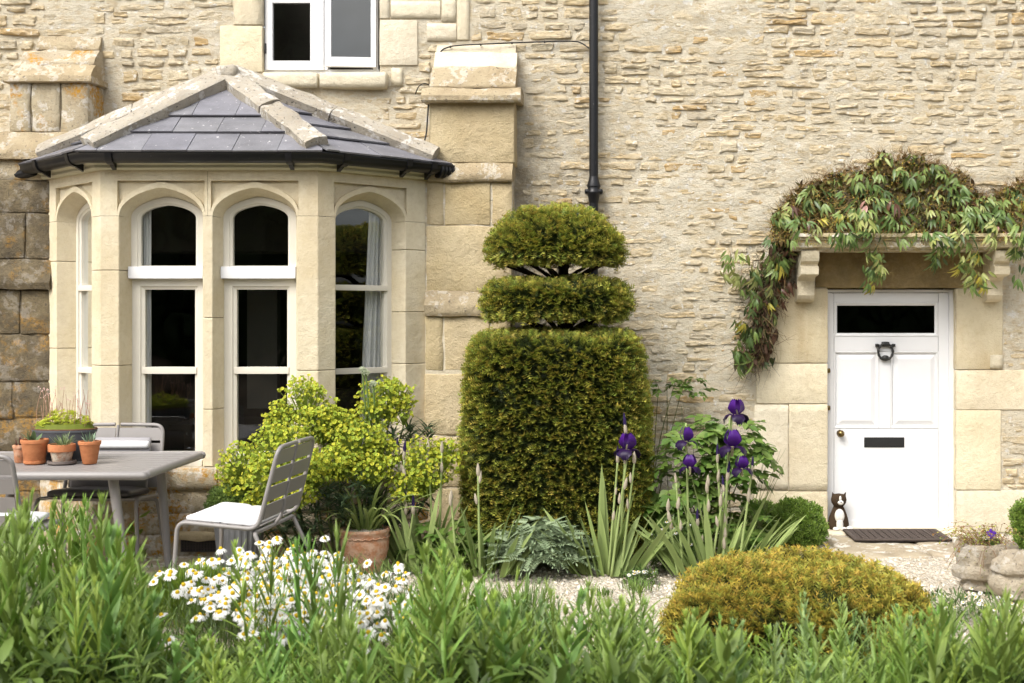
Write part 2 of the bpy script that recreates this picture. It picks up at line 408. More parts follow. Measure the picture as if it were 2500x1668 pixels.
# ------------------------------------------------------------------ the house
house = empty('stone_house'); tag(house, 'honey-coloured rubble stone house with bay window and white front door', 'house')
BC_ = -2.613; WT = 5.05; WL, WR = -7.2, 6.6
holes = [(wx(640, 0), wx(926, 0), wz(182, 0), 9), (wx(2021, 0), wx(2333, 0), -1, wz(703, 0)), (-3.7, -1.5, .3, 2.85)]
ash = []   # dressed blocks: px0,px1,py0,py1, material, proud
for b in [(1846, 2020, 705, 886, 'jamb'), (1846, 2020, 888, 985, 'ashlar'), (1842, 1924, 988, 1196, 'pale'), (1926, 2020, 987, 1198, 'ashlar'), (1838, 2020, 1200, 1300, 'ashlar'),
          (2334, 2447, 705, 902, 'jamb'), (2334, 2560, 904, 1000, 'ashlar'), (2334, 2443, 1002, 1196, 'ashlar'), (2334, 2560, 1198, 1300, 'pale'), (2416, 2447, 866, 900, 'pale'),
          (572, 641, -90, 61, 'ashlar'), (538, 641, 64, 176, 'ashlar'), (927, 952, -90, 46, 'pale'), (954, 1076, 2, 46, 'pale'), (954, 1110, -90, -1, 'pale'), (927, 1020, 49, 160, 'pale'), (1078, 1114, -10, 54, 'pale'),
          (1042, 1115, 58, 102, 'pale'), (1116, 1146, -90, 98, 'pale'), (955, 984, 166, 210, 'pale')]:
    ash.append(b)
zones = [(wx(b[0], 0), wx(b[1], 0), wz(b[3], 0), wz(b[2], 0)) for b in ash]+holes
zones += [(wx(1985, 0), wx(2425, 0), wz(705, 0), wz(600, 0)), (-4.15, -3.55, 0, wz(150, 0)), (-1.25, -.58, 0, wz(160, 0)), (-4.8, -3.3, 0, wz(330, 0)), (-4, -1.2, 0, 2.6), (wx(638, 0), wx(945, 0), wz(216, 0), wz(170, 0))]
def inzone(x0, x1, z0, z1, m=.0):
    return any(x1 > a+m and x0 < b-m and z1 > c+m and z0 < d-m for a, b, c, d in zones)
# mortar face
st = .028; xs = np.arange(WL, WR, st); zs = np.arange(-.1, WT, st); X, Z = np.meshgrid(xs, zs, indexing='ij')
Yd = fbm(X*2.1, Z*2.1, 31, 3)*.02+fbm(X*8, Z*11, 32, 4)*.016
for a, b, c, d in zones[:len(ash)]: Yd = np.where((X > a-.02) & (X < b+.02) & (Z > c-.02) & (Z < d+.02), .001, Yd)
V = np.stack([X, Yd, Z], -1).reshape(-1, 3); I = np.arange(X.size).reshape(X.shape)
F = np.stack([I[:-1, :-1], I[1:, :-1], I[1:, 1:], I[:-1, 1:]], -1).reshape(-1, 4); cx = V[F].mean(1)
keep = np.ones(len(F), bool)
for a, b, c, d in holes: keep &= ~((cx[:, 0] > a) & (cx[:, 0] < b) & (cx[:, 2] > c) & (cx[:, 2] < d))
mb = MB(); mb.add(V, F[keep]); wall = mb.obj('wall', M['mortar'], house)
mb = MB(); mb.add(*boxg(WL, BC_-1.95, .06, .4, -.1, WT)); mb.add(*boxg(BC_-1.95, wx(640, 0)-.1, .06, .4, 2.95, WT)); mb.add(*boxg(wx(640, 0)-.1, -1.45, .06, .4, 2.95, wz(182, 0)-.05)); mb.add(*boxg(BC_+1.95, -.6, .06, .4, -.1, 2.95)); mb.add(*boxg(-1.45, -.6, .06, .4, 2.95, WT)); mb.add(*boxg(-.6, wx(2021, 0)-.02, .06, .4, -.1, WT)); mb.add(*boxg(wx(2333, 0)+.02, WR, .06, .4, -.1, WT))
mb.add(*boxg(wx(2021, 0)-.02, wx(2333, 0)+.02, .06, .4, wz(703, 0)+.02, WT)); mb.obj('wall_core', M['mortar'], house, smooth=False)

# rubble stones in rough courses
def stonepatch(x0, x1, z0, z1, prot, seed):
    w = x1-x0; h = z1-z0; nu = int(min(26, max(8, w/.0145))); nv = int(min(11, max(6, h/.0105)))
    u, v = np.meshgrid(np.linspace(0, 1, nu+1), np.linspace(0, 1, nv+1), indexing='ij')
    a = np.abs(2*u-1); b = np.abs(2*v-1)
    env = np.clip((1-a**(5+7*w/.3)), 0, 1)**.55*np.clip((1-b**5), 0, 1)**.55
    x = x0+u*w+vnoise(u*3+seed, v*3, 1)*.012*np.minimum(1, h/.08)
    z = z0+v*h+vnoise(u*w*14+seed, v*2, 2)*.009+(u-.5)*w*.03*math.sin(seed*7)
    d = -prot*env+.017*(1-env**.5)+fbm(x*15+seed, z*34, 4, 3)*.0075*(.4+env)+fbm(x*46, z*90+seed, 8, 3)*.0095
    # undercut the bottom edge so that it throws a line of shadow
    z = z+np.where(v < .16, .3*h*(.16-v)*env, 0)
    V = np.stack([x, d, z], -1).reshape(-1, 3); I = np.arange(V.shape[0]).reshape(nu+1, nv+1)
    F = np.stack([I[:-1, :-1], I[1:, :-1], I[1:, 1:], I[:-1, 1:]], -1).reshape(-1, 4); return V, F
stones = []; z = -.02
while z < WT:
    h = random.choice([.042, .05, .058, .066, .075, .085, .10, .062, .055]); x = WL+random.uniform(-.2, 0)
    while x < WR:
        w = random.choice([.07, .11, .15, .19, .23, .28, .34, .17])*random.uniform(.8, 1.2)*(1.15 if h > .09 else 1)
        zo = .03*math.sin(x*.9+z*.7)+random.uniform(-.008, .008)
        parts = [(x+.012, x+w-.012, z+zo+.007, z+zo+h-.005)]
        if h > .09 and random.random() < .28:
            m = random.uniform(.4, .6); parts = [(x+.012, x+w-.012, z+zo+.007, z+zo+h*m-.006), (x+.012+random.uniform(-.04, .04), x+w-.012, z+zo+h*m+.006, z+zo+h-.005)]
        for p in parts: stones.append(p)
        x += w
    z += h+.004
vis = []
for (x0, x1, z0, z1) in stones:
    cxm = (x0+x1)/2; czm = (z0+z1)/2
    r = float(fbm(np.array([cxm*.7+9]), np.array([czm*.7]), 21, 2)[0])
    right = min(1, max(0, (cxm-.3)/1.6))*min(1, max(0, (czm-2.3)/.6))
    prob = 1.04+.3*r+.2*right
    if random.random() > prob: continue
    # trim against dressed stone
    for a, b, c, d in zones:
        if x1 > a and x0 < b and z1 > c+.01 and z0 < d-.01:
            if x0 < a-.05 and x1 < b+.03: x1 = a-.006
            elif x1 > b+.05 and x0 > a-.03: x0 = b+.006
            else: x1 = x0
    if x1-x0 < .06: continue
    px0, px1 = VX+330*x0, VX+330*x1; py = VY-330*(czm-CZ)
    shown = 0 < px1 and px0 < 2500 and -5 < py < 1330 and not (1150 < px0 and px1 < 1560 and py > 540) and not (1900 < px0 < 2500 and 420 < py < 610)
    vis.append((x0, x1, z0, z1, shown))
order = sorted(range(len(vis)), key=lambda i: -(vis[i][4])*(vis[i][1]-vis[i][0])*(vis[i][3]-vis[i][2]))
rest = MB()
for rank, i in enumerate(order):
    x0, x1, z0, z1, shown = vis[i]; cxm = (x0+x1)/2; czm = (z0+z1)/2
    right = min(1, max(0, (cxm-.4)/1.4))*min(1, max(0, (czm-2.2)/.7))
    prot = random.uniform(.0, .0075)+.003*right+.005*max(0, -cxm-1.5)/2
    V, F = stonepatch(x0, x1, z0, z1, prot, i*1.37+.2)
    k = random.random(); base = np.array([.68, .595, .43])*(1-k)+np.array([.62, .485, .285])*k; base = base*random.uniform(.9, 1.08)
    if random.random() < .12: base = np.array([.5, .44, .33])
    if random.random() < .07: base = np.array([.53, .36, .16])
    if rank < 298 and shown:
        m1 = MB(); m1.add(V, F, base); m1.obj('stone', M['rubble'], wall, sharp=22)
    else: rest.add(V, F, base)
rest.obj('small_stones', M['rubble'], wall, sharp=22, kind='stuff')
for b in ash:
    x0, x1, z0, z1 = wx(b[0], 0), wx(b[1], 0), wz(b[3], 0), wz(b[2], 0)
    dep = .26 if b[0] in (2334,) or b[1] == 2020 else .06
    pr = .016 if b[0] == 2416 else .008
    stone('stone_block', (x0, x1, -pr-random.uniform(0, .004), dep, z0, z1), M[b[4]], wall, r=.004, amp=.0025)

# ------------------------------------------------------------------ upper window
uw = empty('window'); uw.parent = house; uw['label'] = 'white two-light upper window with the right casement ajar'
YW = .03
mb = MB(); pbox(mb, 646, 664-12, YW+.02, YW+.09, -120, 182); pbox(mb, 911, 923, YW+.02, YW+.09, -120, 182); pbox(mb, 640, 926, YW+.021, YW+.09, 170, 183); pbox(mb, 774, 800, YW+.012, YW+.09, -120, 171)
mb.obj('frame', M['white'], uw, smooth=False)
def casement(parent, x0, x1, y0, y1, g, Yf, ang=0, hinge=0):
    "rectangular sash: outer px, glass px"
    e = empty('sash') if False else None
    mb = MB(); gx0, gx1, gy0, gy1 = g
    pbox(mb, x0, gx0, Yf, Yf+.045, y0, y1, .003); pbox(mb, gx1, x1, Yf, Yf+.045, y0, y1, .003)
    pbox(mb, gx0-1, gx1+1, Yf+.002, Yf+.044, gy1, y1, .003)
    if gy0 > y0: pbox(mb, gx0-1, gx1+1, Yf+.002, Yf+.044, y0, gy0, .003)
    o = mb.obj('sash', M['white'], parent, sharp=30)
    mb = MB(); a = W(gx0-3, gy1+3, Yf+.025); b = W(gx1+3, gy0-3, Yf+.025)
    mb.add([(a[0], a[1], a[2]), (b[0], a[1], a[2]), (b[0], a[1], b[2]), (a[0], a[1], b[2])], [[0, 1, 2, 3]])
    p = mb.obj('pane', M['glass'], parent, smooth=False)
    if ang:
        hx = wx(hinge, Yf)
        for q in (o, p):
            T = Matrix.Translation((hx, Yf, 0)) @ Matrix.Rotation(ang, 4, 'Z') @ Matrix.Translation((-hx, -Yf, 0)); q.matrix_local = T
casement(uw, 648, 790, -110, 171, (665, 757, 7, 148), YW)
casement(uw, 796, 918, -110, 164, (810, 905, -90, 140), YW-.025, R(5), 918)
mb = MB(); pbox(mb, 646, 650, YW-.004, YW, 106, 131); mb.obj('hinge', M['iron'], uw, smooth=False)
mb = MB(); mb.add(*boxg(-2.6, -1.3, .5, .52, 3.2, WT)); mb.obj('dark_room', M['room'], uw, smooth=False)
for a, b in ((640, 776), (778, 943)):
    o = stone('window_sill', (wx(a, -.07), wx(b, -.07), -.075, .1, wz(214, -.07), wz(176, -.07)), M['pale'], uw, r=.012, amp=.005)

# ------------------------------------------------------------------ buttresses
def buttress(label, xa, xb, lowmat, upmat, xs_low, spec):
    e = empty('buttress'); e.parent = house; e['label'] = label; return e
rb = buttress('right-hand stone buttress beside the bay', 0, 0, 0, 0, 0, 0)
YA = -.27; XL, XR = wx(1049, YA), wx(1256, YA)
def pyz(py, Y): return wz(py, Y)
# top weatherings
def slope(parent, name, mat, xa, xb, y_lo, z_lo, y_hi, z_hi, yb=.05, amp=.006, lip=.015, seed=0):
    mb = MB(); prism(mb, [(yb, z_lo), (y_lo, z_lo), (y_lo, z_lo+lip), (y_hi, z_hi), (yb, z_hi)], xa, xb, 10, amp, seed); return mb.obj(name, mat, parent, sharp=35)
z1 = wz(213, -.26); z2 = wz(166, -.15); z3 = wz(128, -.05); z4 = wz(110, -.01)
slope(rb, 'weathering_stone', M['pale'], XL+.02, XR-.005, -.035, z3-.005, -.012, z4, seed=4)
slope(rb, 'weathering_stone', M['pale'], XL+.01, XR+.004, -.145, z2-.004, -.05, z3, seed=1)
slope(rb, 'weathering_stone', M['ledge'], XL, XR+.006, -.26, z1-.004, -.155, z2, amp=.012, seed=2)
def moulded(parent, xa, xb, Yf, zt, zb, mat, side=.05, seed=0, amp=.008, ysl=.06):
    h = zt-zb; mb = MB()
    prism(mb, [(.05, zb+.3*h), (Yf+side, zb+.02*h), (Yf+.012, zb), (Yf, zb+.12*h), (Yf, zb+.42*h), (Yf+ysl, zt), (.05, zt)], xa-side, xb+side, 14, amp, seed)
    return mb.obj('moulded_cap', mat, parent, sharp=35)
moulded(rb, XL, XR, YA-.075, wz(212, -.33), wz(249, -.34), M['ledge'], .05, 3)
zf0 = wz(249, -.3); zf1 = wz(398, YA)
stone('face_stone', (XL, XR, YA, .05, zf1, zf0+.02), M['butt'], rb, .01, .006)
moulded(rb, XL+.005, XR-.02, YA-.05, wz(396, -.32), wz(444, -.32), M['ledge'], .008, 6, .009, .05)
zs_ = [wz(k, YA) for k in (441, 551, 714)]
for a, b, t, u in ((1041, 1084, 0, 1), (1086, 1198, 0, 1), (1200, 1252, 0, 1), (1041, 1250, 1, 2)):
    stone('face_stone', (wx(a, YA)+.003, wx(b, YA)-.003, YA-.012, .05, zs_[u]+.004, zs_[t]-.004), M['butt'], rb, .008, .006)
mb = MB(); mb.add(*boxg(wx(1039, YA), wx(1251, YA), YA-.004, .05, 0, wz(430, YA))); mb.obj('mortar_bed', M['mortar'], rb, smooth=False)
moulded(rb, wx(1037, -.33), wx(1250, -.33), YA-.075, wz(708, -.33), wz(773, -.34), M['ledge'], .004, 9, .01, .075)
YC = YA-.03
for a, b, c, d in ((1037, 1082, 770, 906), (1084, 1196, 770, 906), (1198, 1248, 770, 906), (1037, 1247, 912, 1062), (1037, 1140, 1066, 1190), (1142, 1247, 1066, 1190), (1037, 1247, 1193, 1310)):
    stone('face_stone', (wx(a, YC)+.003, wx(b, YC)-.003, YC-.012, .05, wz(d, YC)+.004, wz(c, YC)-.004), M['butt'], rb, .009, .007)
mb = MB(); mb.add(*boxg(wx(1037, YC)+.004, wx(1247, YC)-.004, YC-.004, .05, 0, wz(775, YC))); mb.obj('mortar_bed', M['pale'], rb, smooth=False)

lb = buttress('lichen-spotted left-hand buttress behind the table', 0, 0, 0, 0, 0, 0)
LX0, LX1 = wx(22, YA), wx(216, YA)
slope(lb, 'weathering_stone', M['ledge'], LX0+.1, LX1-.01, -.06, wz(122, -.06), -.015, wz(88, -.015), seed=5, amp=.01)
slope(lb, 'weathering_stone', M['lichen'], LX0+.03, LX1, -.17, wz(158, -.16), -.06, wz(123, -.06), seed=6, amp=.012)
slope(lb, 'weathering_stone', M['ledge'], LX0-.01, LX1+.01, -.29, wz(198, -.28), -.17, wz(158, -.16), seed=7, amp=.01)
moulded(lb, LX0-.01, LX1+.01, -.31, wz(184, -.3), wz(201, -.3), M['ledge'], .02, 8, .006, .01)
for a, b in ((22, 74), (76, 146), (148, 216)):
    stone('face_stone', (wx(a, YA)+.002, wx(b, YA)-.003, YA, .05, wz(322, YA), wz(200, YA)), M['lichen'], lb, .01, .008)
mb = MB(); mb.add(*boxg(LX0+.01, LX1-.01, YA+.012, .05, 0, wz(205, YA))); mb.obj('mortar_bed', M['oldwall'], lb, smooth=False)
prof = [(.05, wz(388, -.35)), (-.36, wz(388, -.35)), (-.36, wz(372, -.35)), (-.28, wz(322, -.3)), (.05, wz(322, -.3))]
mb = MB(); prism(mb, prof, -4.75, wx(232, -.35), 14, .01, 3); mb.obj('weathering_stone', M['ledge'], lb, sharp=35)
YL = -.31
stone('face_stone', (-4.75, wx(120, YL), YL, .05, wz(440, YL), wz(389, YL)), M['lichen'], lb, .01, .008)
for a, b, c, d in ((-120, 130, 441, 520), (-120, 60, 523, 632), (62, 130, 523, 632), (-120, 48, 708, 816), (51, 130, 708, 816), (-120, 130, 819, 930), (-120, 30, 933, 1020), (33, 130, 933, 1020), (-120, 130, 1023, 1110), (-120, 40, 1113, 1200), (43, 130, 1113, 1200), (-120, 130, 1203, 1330)):
    stone('face_stone', (wx(a, YL)+.002, wx(b, YL)-.002, YL, .05, wz(d, YL), wz(c, YL)), M['oldwall'], lb, .01, .012)
mb = MB(); mb.add(*boxg(-4.75, wx(130, YL), YL+.014, .05, 0, wz(445, YL))); mb.obj('mortar_bed', M['oldwall'], lb, smooth=False)
mb = MB(); prism(mb, [(.05, wz(706, YL)), (YL-.035, wz(706, YL)), (YL-.05, wz(690, YL)), (YL-.01, wz(634, YL)), (.05, wz(634, YL))], -4.75, wx(128, YL), 12, .01, 12); mb.obj('weathering_stone', M['oldwall'], lb, sharp=35)

# ------------------------------------------------------------------ bay window
bay = empty('bay_window'); bay.parent = house; bay['label'] = 'canted stone bay window with four arched lights and a hipped slate roof'
BC, HF, HB, YF, YB = -2.613, .727, 1.361, -.87, -.27
cor = [np.array([BC-HB, YB, 0]), np.array([BC-HF, YF, 0]), np.array([BC+HF, YF, 0]), np.array([BC+HB, YB, 0])]
ZS = wz(1140, YF); ZSP = wz(527, YF); ZAP = wz(457, YF); ZTOP = wz(416, YF); ZSPAN = wz(441, YF)
def shape(u): return .70*np.clip(1-np.abs(u)**2.5, 0, 1)**(1/2.1)+.30*(1-np.abs(u))
def archcurve(s0, s1, zsp, zap, n=22):
    th = np.linspace(-math.pi/2, math.pi/2, n); u = np.sin(th); c = (s0+s1)/2; a = (s1-s0)/2
    return np.stack([c+a*u, zsp+(zap-zsp)*shape(u)], -1)
class Panel:
    def __init__(s, A, B):
        s.A = A; s.d = (B-A); s.L = np.linalg.norm(s.d); s.d = s.d/s.L; s.n = np.array([s.d[1], -s.d[0], 0])   # outward
    def P(s, u, z, dep):    # dep>0 = into the house
        u = np.asarray(u, float); z = np.asarray(z, float); dep = np.broadcast_to(np.asarray(dep, float), u.shape)
        return s.A+u[..., None]*s.d-dep[..., None]*s.n+z[..., None]*np.array([0, 0, 1.])
def strip(mb, P, Q, col=(1, 1, 1)):
    n = len(P); mb.add(np.concatenate([P, Q]), np.array([[i, i+1, n+i+1, n+i] for i in range(n-1)]), col)
def lightstone(pn, s0, s1, w0, w1, zsp, zap):
    "head stone of one light: chamfered four-centred arch with sunk spandrels; w0,w1 = extent of the block"
    mb = MB(); zl = zsp-.0
    A = archcurve(s0, s1, zsp, zap); n = len(A)
    B = archcurve(s0-.012, s1+.012, zsp+.02, zap+.038); B[:, 1] = np.minimum(B[:, 1], ZSPAN-.001)
    I_ = archcurve(s0+.035, s1-.035, zsp-.005, zap-.05)
    f = 0
    strip(mb, pn.P(A[:, 0], A[:, 1], 0), pn.P(B[:, 0], B[:, 1], 0))
    strip(mb, pn.P(I_[:, 0], I_[:, 1], .13), pn.P(A[:, 0], A[:, 1], 0))
    strip(mb, pn.P(I_[:, 0], I_[:, 1], .19), pn.P(I_[:, 0], I_[:, 1], .13))
    strip(mb, pn.P(B[:, 0], B[:, 1], 0), pn.P(B[:, 0], B[:, 1], .03))
    T = B.copy(); T[:, 1] = ZSPAN
    strip(mb, pn.P(B[:, 0], B[:, 1], .03), pn.P(T[:, 0], T[:, 1], .03))
    strip(mb, pn.P(T[:, 0], T[:, 1], .03), pn.P(T[:, 0], T[:, 1], 0))
    U = T.copy(); U[:, 1] = ZTOP+.05; strip(mb, pn.P(T[:, 0], T[:, 1], 0), pn.P(U[:, 0], U[:, 1], 0))
    for side, w in ((0, w0), (-1, w1)):
        b = B[side]; a = A[side]; sg = 1 if side == -1 else -1
        q = [(a[0], zl), (w, zl), (w, ZTOP+.05), (b[0], ZTOP+.05), (b[0], ZSPAN), (b[0], b[1]), (a[0], a[1])]
        V = pn.P(np.array([k[0] for k in q]), np.array([k[1] for k in q]), 0); mb.add(V, [list(range(len(q)))[::sg]])
        V = pn.P(np.array([b[0]]*4), np.array([b[1], ZSPAN, ZSPAN, b[1]]), np.array([0, 0, .03, .03])); mb.add(V, [[0, 1, 2, 3]])
    mb.obj('arch_stone', M['bay'], bay, sharp=30)
def pierstones(pn, sa, sb, zb, zt, joints, dep=.19, chl=True, chr_=True, w=.035, cut=.13):
    "pier or mullion between openings: face sa..sb, splayed back"
    zz = [zb]+[j for j in joints if zb+.05 < j < zt-.05]+[zt]
    for i in range(len(zz)-1):
        a, b = zz[i]+.0016, zz[i+1]-.0016; mb = MB(); t = random.uniform(.93, 1.05)
        q = [(sa-(w if chl else 0), dep), (sa-(w if chl else 0), cut if chl else dep), (sa, 0), (sb, 0), (sb+(w if chr_ else 0), cut if chr_ else dep), (sb+(w if chr_ else 0), dep)]
        m = len(q); V = np.concatenate([pn.P(np.array([k[0] for k in q]), np.full(m, zz_), np.array([k[1] for k in q])) for zz_ in (a, b)])
        F = [[j, (j+1) % m, m+(j+1) % m, m+j] for j in range(m)]+[list(range(m))[::-1], list(range(m, 2*m))]
        mb.add(V, F, (t, t, t)); o = mb.obj('jamb_stone', M['bay'], bay, smooth=False)
        mo = o.modifiers.new('edge', 'BEVEL'); mo.width = .004; mo.segments = 1
def cornerstone(c, dA, dB, wa, wb, zb, zt, joints, inner):
    "corner pier as one block over both faces"
    zz = [zb]+list(joints)+[zt]
    for i in range(len(zz)-1):
        a, b = zz[i]+.0016, zz[i+1]-.0016; mb = MB(); t = random.uniform(.93, 1.05)
        nA = np.array([dA[1], -dA[0], 0]); nB = np.array([dB[1], -dB[0], 0])
        q = [c-dA*wa, c, c+dB*wb, c+dB*(wb+.035)-nB*.13, c+dB*(wb+.035)-nB*.19, c+(dB-dA)*.0-(nA+nB)*.16, c-dA*(wa+.035)-nA*.19, c-dA*(wa+.035)-nA*.13]
        m = len(q); V = np.concatenate([np.array(q)+[0, 0, k] for k in (a, b)])
        F = [[j, (j+1) % m, m+(j+1) % m, m+j] for j in range(m)]+[list(range(m))[::-1], list(range(m, 2*m))]
        mb.add(V, F, (t, t, t)); o = mb.obj('corner_stone', M['bay'], bay, smooth=False)
        mo = o.modifiers.new('edge', 'BEVEL'); mo.width = .004; mo.segments = 1
pL, pF, pR = Panel(cor[0], cor[1]), Panel(cor[1], cor[2]), Panel(cor[2], cor[3])
LF = [(.125, .685), (.75, 1.312)]; LR = [(.135, .70)]; LL = [(pL.L-.70, pL.L-.135)]
J1, J2, J3 = wz(660, YF), wz(893, YF), wz(1010, YF)
ms = (LF[0][1]+LF[1][0])/2
lightstone(pF, *LF[0], 0, ms-.001, ZSP, ZAP); lightstone(pF, *LF[1], ms+.001, pF.L, ZSP, ZAP)
lightstone(pR, *LR[0], 0, pR.L, ZSP, ZAP); lightstone(pL, *LL[0], 0, pL.L, ZSP, ZAP)
pierstones(pF, LF[0][1], LF[1][0], ZS, ZSP, sorted((wz(776, YF), wz(1000, YF))))
cornerstone(cor[1], pL.d, pF.d, .135, .125, ZS, ZSP, sorted((J1, J2)), 0)
cornerstone(cor[2], pF.d, pR.d, pF.L-LF[1][1], .135, ZS, ZSP, sorted((wz(905, YF),)), 0)
pierstones(pR, LR[0][1], pR.L, ZS, ZSP, sorted((wz(612, YB), wz(762, YB), wz(887, YB))), chr_=False)
pierstones(pL, 0, LL[0][0], ZS, ZSP, sorted((wz(640, YB), wz(850, YB))), chl=False)
# ---- joinery
def ringmesh(pn, O, I_, d0, d1, name, parent, mat):
    "frame between closed outlines O and I_ (same count), front at depth d0, back at d1, with an inner bead"
    mb = MB(); O = np.vstack([O, O[:1]]); I_ = np.vstack([I_, I_[:1]]); c = I_[:-1].mean(0); K = I_+(O-I_)*.28
    def sp(P, da, Q, db): strip(mb, pn.P(P[:, 0], P[:, 1], da), pn.P(Q[:, 0], Q[:, 1], db))
    sp(O, d1, O, d0); sp(O, d0, K, d0); sp(K, d0, K, d0+.008); sp(K, d0+.008, I_, d0+.016); sp(I_, d0+.016, I_, d1)
    return mb.obj(name, mat, parent, sharp=25)
def outline(s0, s1, zb, zsp, zap, n=22):
    A = archcurve(s0, s1, zsp, zap, n); return np.vstack([[s0, zb], A, [s1, zb]])
def rect(s0, s1, z0, z1): return np.array([[s0, z0], [s0, z1], [s1, z1], [s1, z0]])
def paneobj(pn, pts, dep):
    mb = MB(); V = pn.P(pts[:, 0], pts[:, 1], dep); mb.add(V, [list(range(len(V)))]); mb.obj('pane', M['glass'], bay, smooth=False)
def bar(pn, s0, s1, z0, z1, d0, d1, name, mat=None, r=.004):
    mb = MB(); V, F = rbox(0, s1-s0, 0, d1-d0, z0, z1, r=r, step=9); P = pn.P(s0+V[:, 0], V[:, 2], d0+V[:, 1]); mb.add(P, F); return mb.obj(name, mat or M['cream'], bay, sharp=30)
FD = .125
zt0, zt1 = wz(681, YF+.1), wz(650, YF+.1); zg0 = wz(500, YF+.12)
for s0, s1 in LF:
    a, b = s0+.03, s1-.03
    O = outline(a, b, zt1-.03, ZSP-.01, ZAP-.052); I_ = outline(a+.062, b-.062, zt1+.004, ZSP-.005, zg0)
    ringmesh(pF, O, I_, FD, FD+.06, 'window_frame', bay, M['cream']); paneobj(pF, outline(a+.05, b-.05, zt1, ZSP, zg0+.01), FD+.035)
    bar(pF, a-.004, b+.004, zt0, zt1, FD-.045, FD+.06, 'transom', M['white'], .008)
    O = rect(a, b, ZS, zt0+.01); zc = wz(707, YF+.12); zl = wz(1104, YF+.12)
    I_ = rect(a+.086, b-.072, zl, zc)
    ringmesh(pF, O, I_, FD+.012, FD+.07, 'casement', bay, M['cream']); paneobj(pF, I_+np.array([[-.01, -.01], [-.01, .01], [.01, .01], [.01, -.01]]), FD+.045)
    zb = wz(905, YF+.12); bar(pF, a+.07, b-.056, zb-.024, zb+.024, FD+.008, FD+.06, 'glazing_bar')
    bar(pF, a+.004, b-.004, ZS-.01, ZS+.035, FD-.04, FD+.06, 'window_sill', M['cream'])
for pn, (s0, s1) in ((pR, LR[0]), (pL, LL[0])):
    a, b = s0+.03, s1-.03
    O = outline(a, b, ZS, ZSP-.01, ZAP-.052); I_ = outline(a+.055, b-.055, ZS+.06, ZSP-.005, zg0)
    ringmesh(pn, O, I_, FD, FD+.06, 'window_frame', bay, M['cream']); paneobj(pn, outline(a+.045, b-.045, ZS+.05, ZSP, zg0+.01), FD+.035)
    for py in (703, 905): zb = wz(py, (YF+YB)/2+.1); bar(pn, a+.03, b-.03, zb-.02, zb+.02, FD-.004, FD+.06, 'glazing_bar')
# ---- curtains, room
def curtain(pn, s0, s1, z0, z1, dep, taper=0, side=1):
    mb = MB(); nu, nv = 50, 14; u, v = np.meshgrid(np.linspace(0, 1, nu), np.linspace(0, 1, nv), indexing='ij')
    w = (s1-s0)*(1-taper*(v)); s = (s0+u*w) if side > 0 else (s1-u*w)
    d = dep+.022*np.sin(u*30+v*1.5)+.012*np.sin(u*71+2)+.01*v
    V = pn.P(s, z0+(z1-z0)*v, d).reshape(-1, 3); I = np.arange(nu*nv).reshape(nu, nv)
    mb.add(V, np.stack([I[:-1, :-1], I[1:, :-1], I[1:, 1:], I[:-1, 1:]], -1).reshape(-1, 4), (.93, .92, .9)); mb.obj('curtain', M['curtain'], bay)
curtain(pF, .165, .262, ZS-.1, ZTOP, .215, .0, 1); curtain(pR, .43, .70, ZS-.1, ZTOP, .215, .45, -1); curtain(pL, pL.L-.72, pL.L-.30, ZS-.1, ZTOP, .215, .5, 1)
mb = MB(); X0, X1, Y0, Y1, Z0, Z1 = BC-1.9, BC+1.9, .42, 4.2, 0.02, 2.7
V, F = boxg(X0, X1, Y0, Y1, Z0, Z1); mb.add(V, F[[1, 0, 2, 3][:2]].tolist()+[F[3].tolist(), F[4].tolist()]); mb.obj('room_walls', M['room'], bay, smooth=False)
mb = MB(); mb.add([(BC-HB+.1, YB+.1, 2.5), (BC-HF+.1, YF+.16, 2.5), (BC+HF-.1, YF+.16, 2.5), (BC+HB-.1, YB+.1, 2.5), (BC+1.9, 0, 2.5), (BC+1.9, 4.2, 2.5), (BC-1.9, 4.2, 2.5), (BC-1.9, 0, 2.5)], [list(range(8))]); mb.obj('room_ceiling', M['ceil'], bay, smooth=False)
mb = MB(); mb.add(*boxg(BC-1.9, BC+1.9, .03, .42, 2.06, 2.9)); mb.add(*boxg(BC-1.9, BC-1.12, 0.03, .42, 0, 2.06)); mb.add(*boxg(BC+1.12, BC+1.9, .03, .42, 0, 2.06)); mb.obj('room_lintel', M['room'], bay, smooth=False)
mb = MB(); mb.add(*boxg(BC-.55, BC-.28, 1.9, 2.0, .75, 1.95)); mb.obj('pale_picture', m_plain('pale_panel', (.32, .30, .25), .7), bay, smooth=False)
mb = MB(); mb.add(*boxg(BC-1, BC+1.2, 1.2, 2.0, .62, .67)); mb.add(*boxg(BC+.2, BC+.55, 1.3, 1.6, .67, .95)); mb.obj('indoor_table', M['room'], bay, smooth=False)
# ---- plinth: coursed blocks following the canted plan
def plinthblocks(z0, z1, off, cuts, mat):
    cc = [c.copy() for c in cor]; o = []
    for pn, cu in ((pL, cuts[0]), (pF, cuts[1]), (pR, cuts[2])):
        ss = [-.02 if pn is not pL else -.0]+cu+[pn.L+.0]
        for i in range(len(ss)-1):
            V, F = rbox(ss[i]+.003, ss[i+1]-.003, -off, .19, z0+.003, z1-.003, r=.006, amp=.007, seed=random.random()*40, step=.05)
            # mitre at panel ends
            t = math.tan(R(22))
            dd = V[:, 1]
            ex = np.where(V[:, 0] > pn.L-.06, -dd*t, 0) if pn is not pR else 0
            es = np.where(V[:, 0] < .06, dd*t, 0) if pn is not pL else 0
            P = pn.P(V[:, 0]+ex+es, V[:, 2], V[:, 1]); mb = MB(); k = random.uniform(.85, 1.08); mb.add(P, F, (k, k, k)); mb.obj('plinth_block', mat, bay)
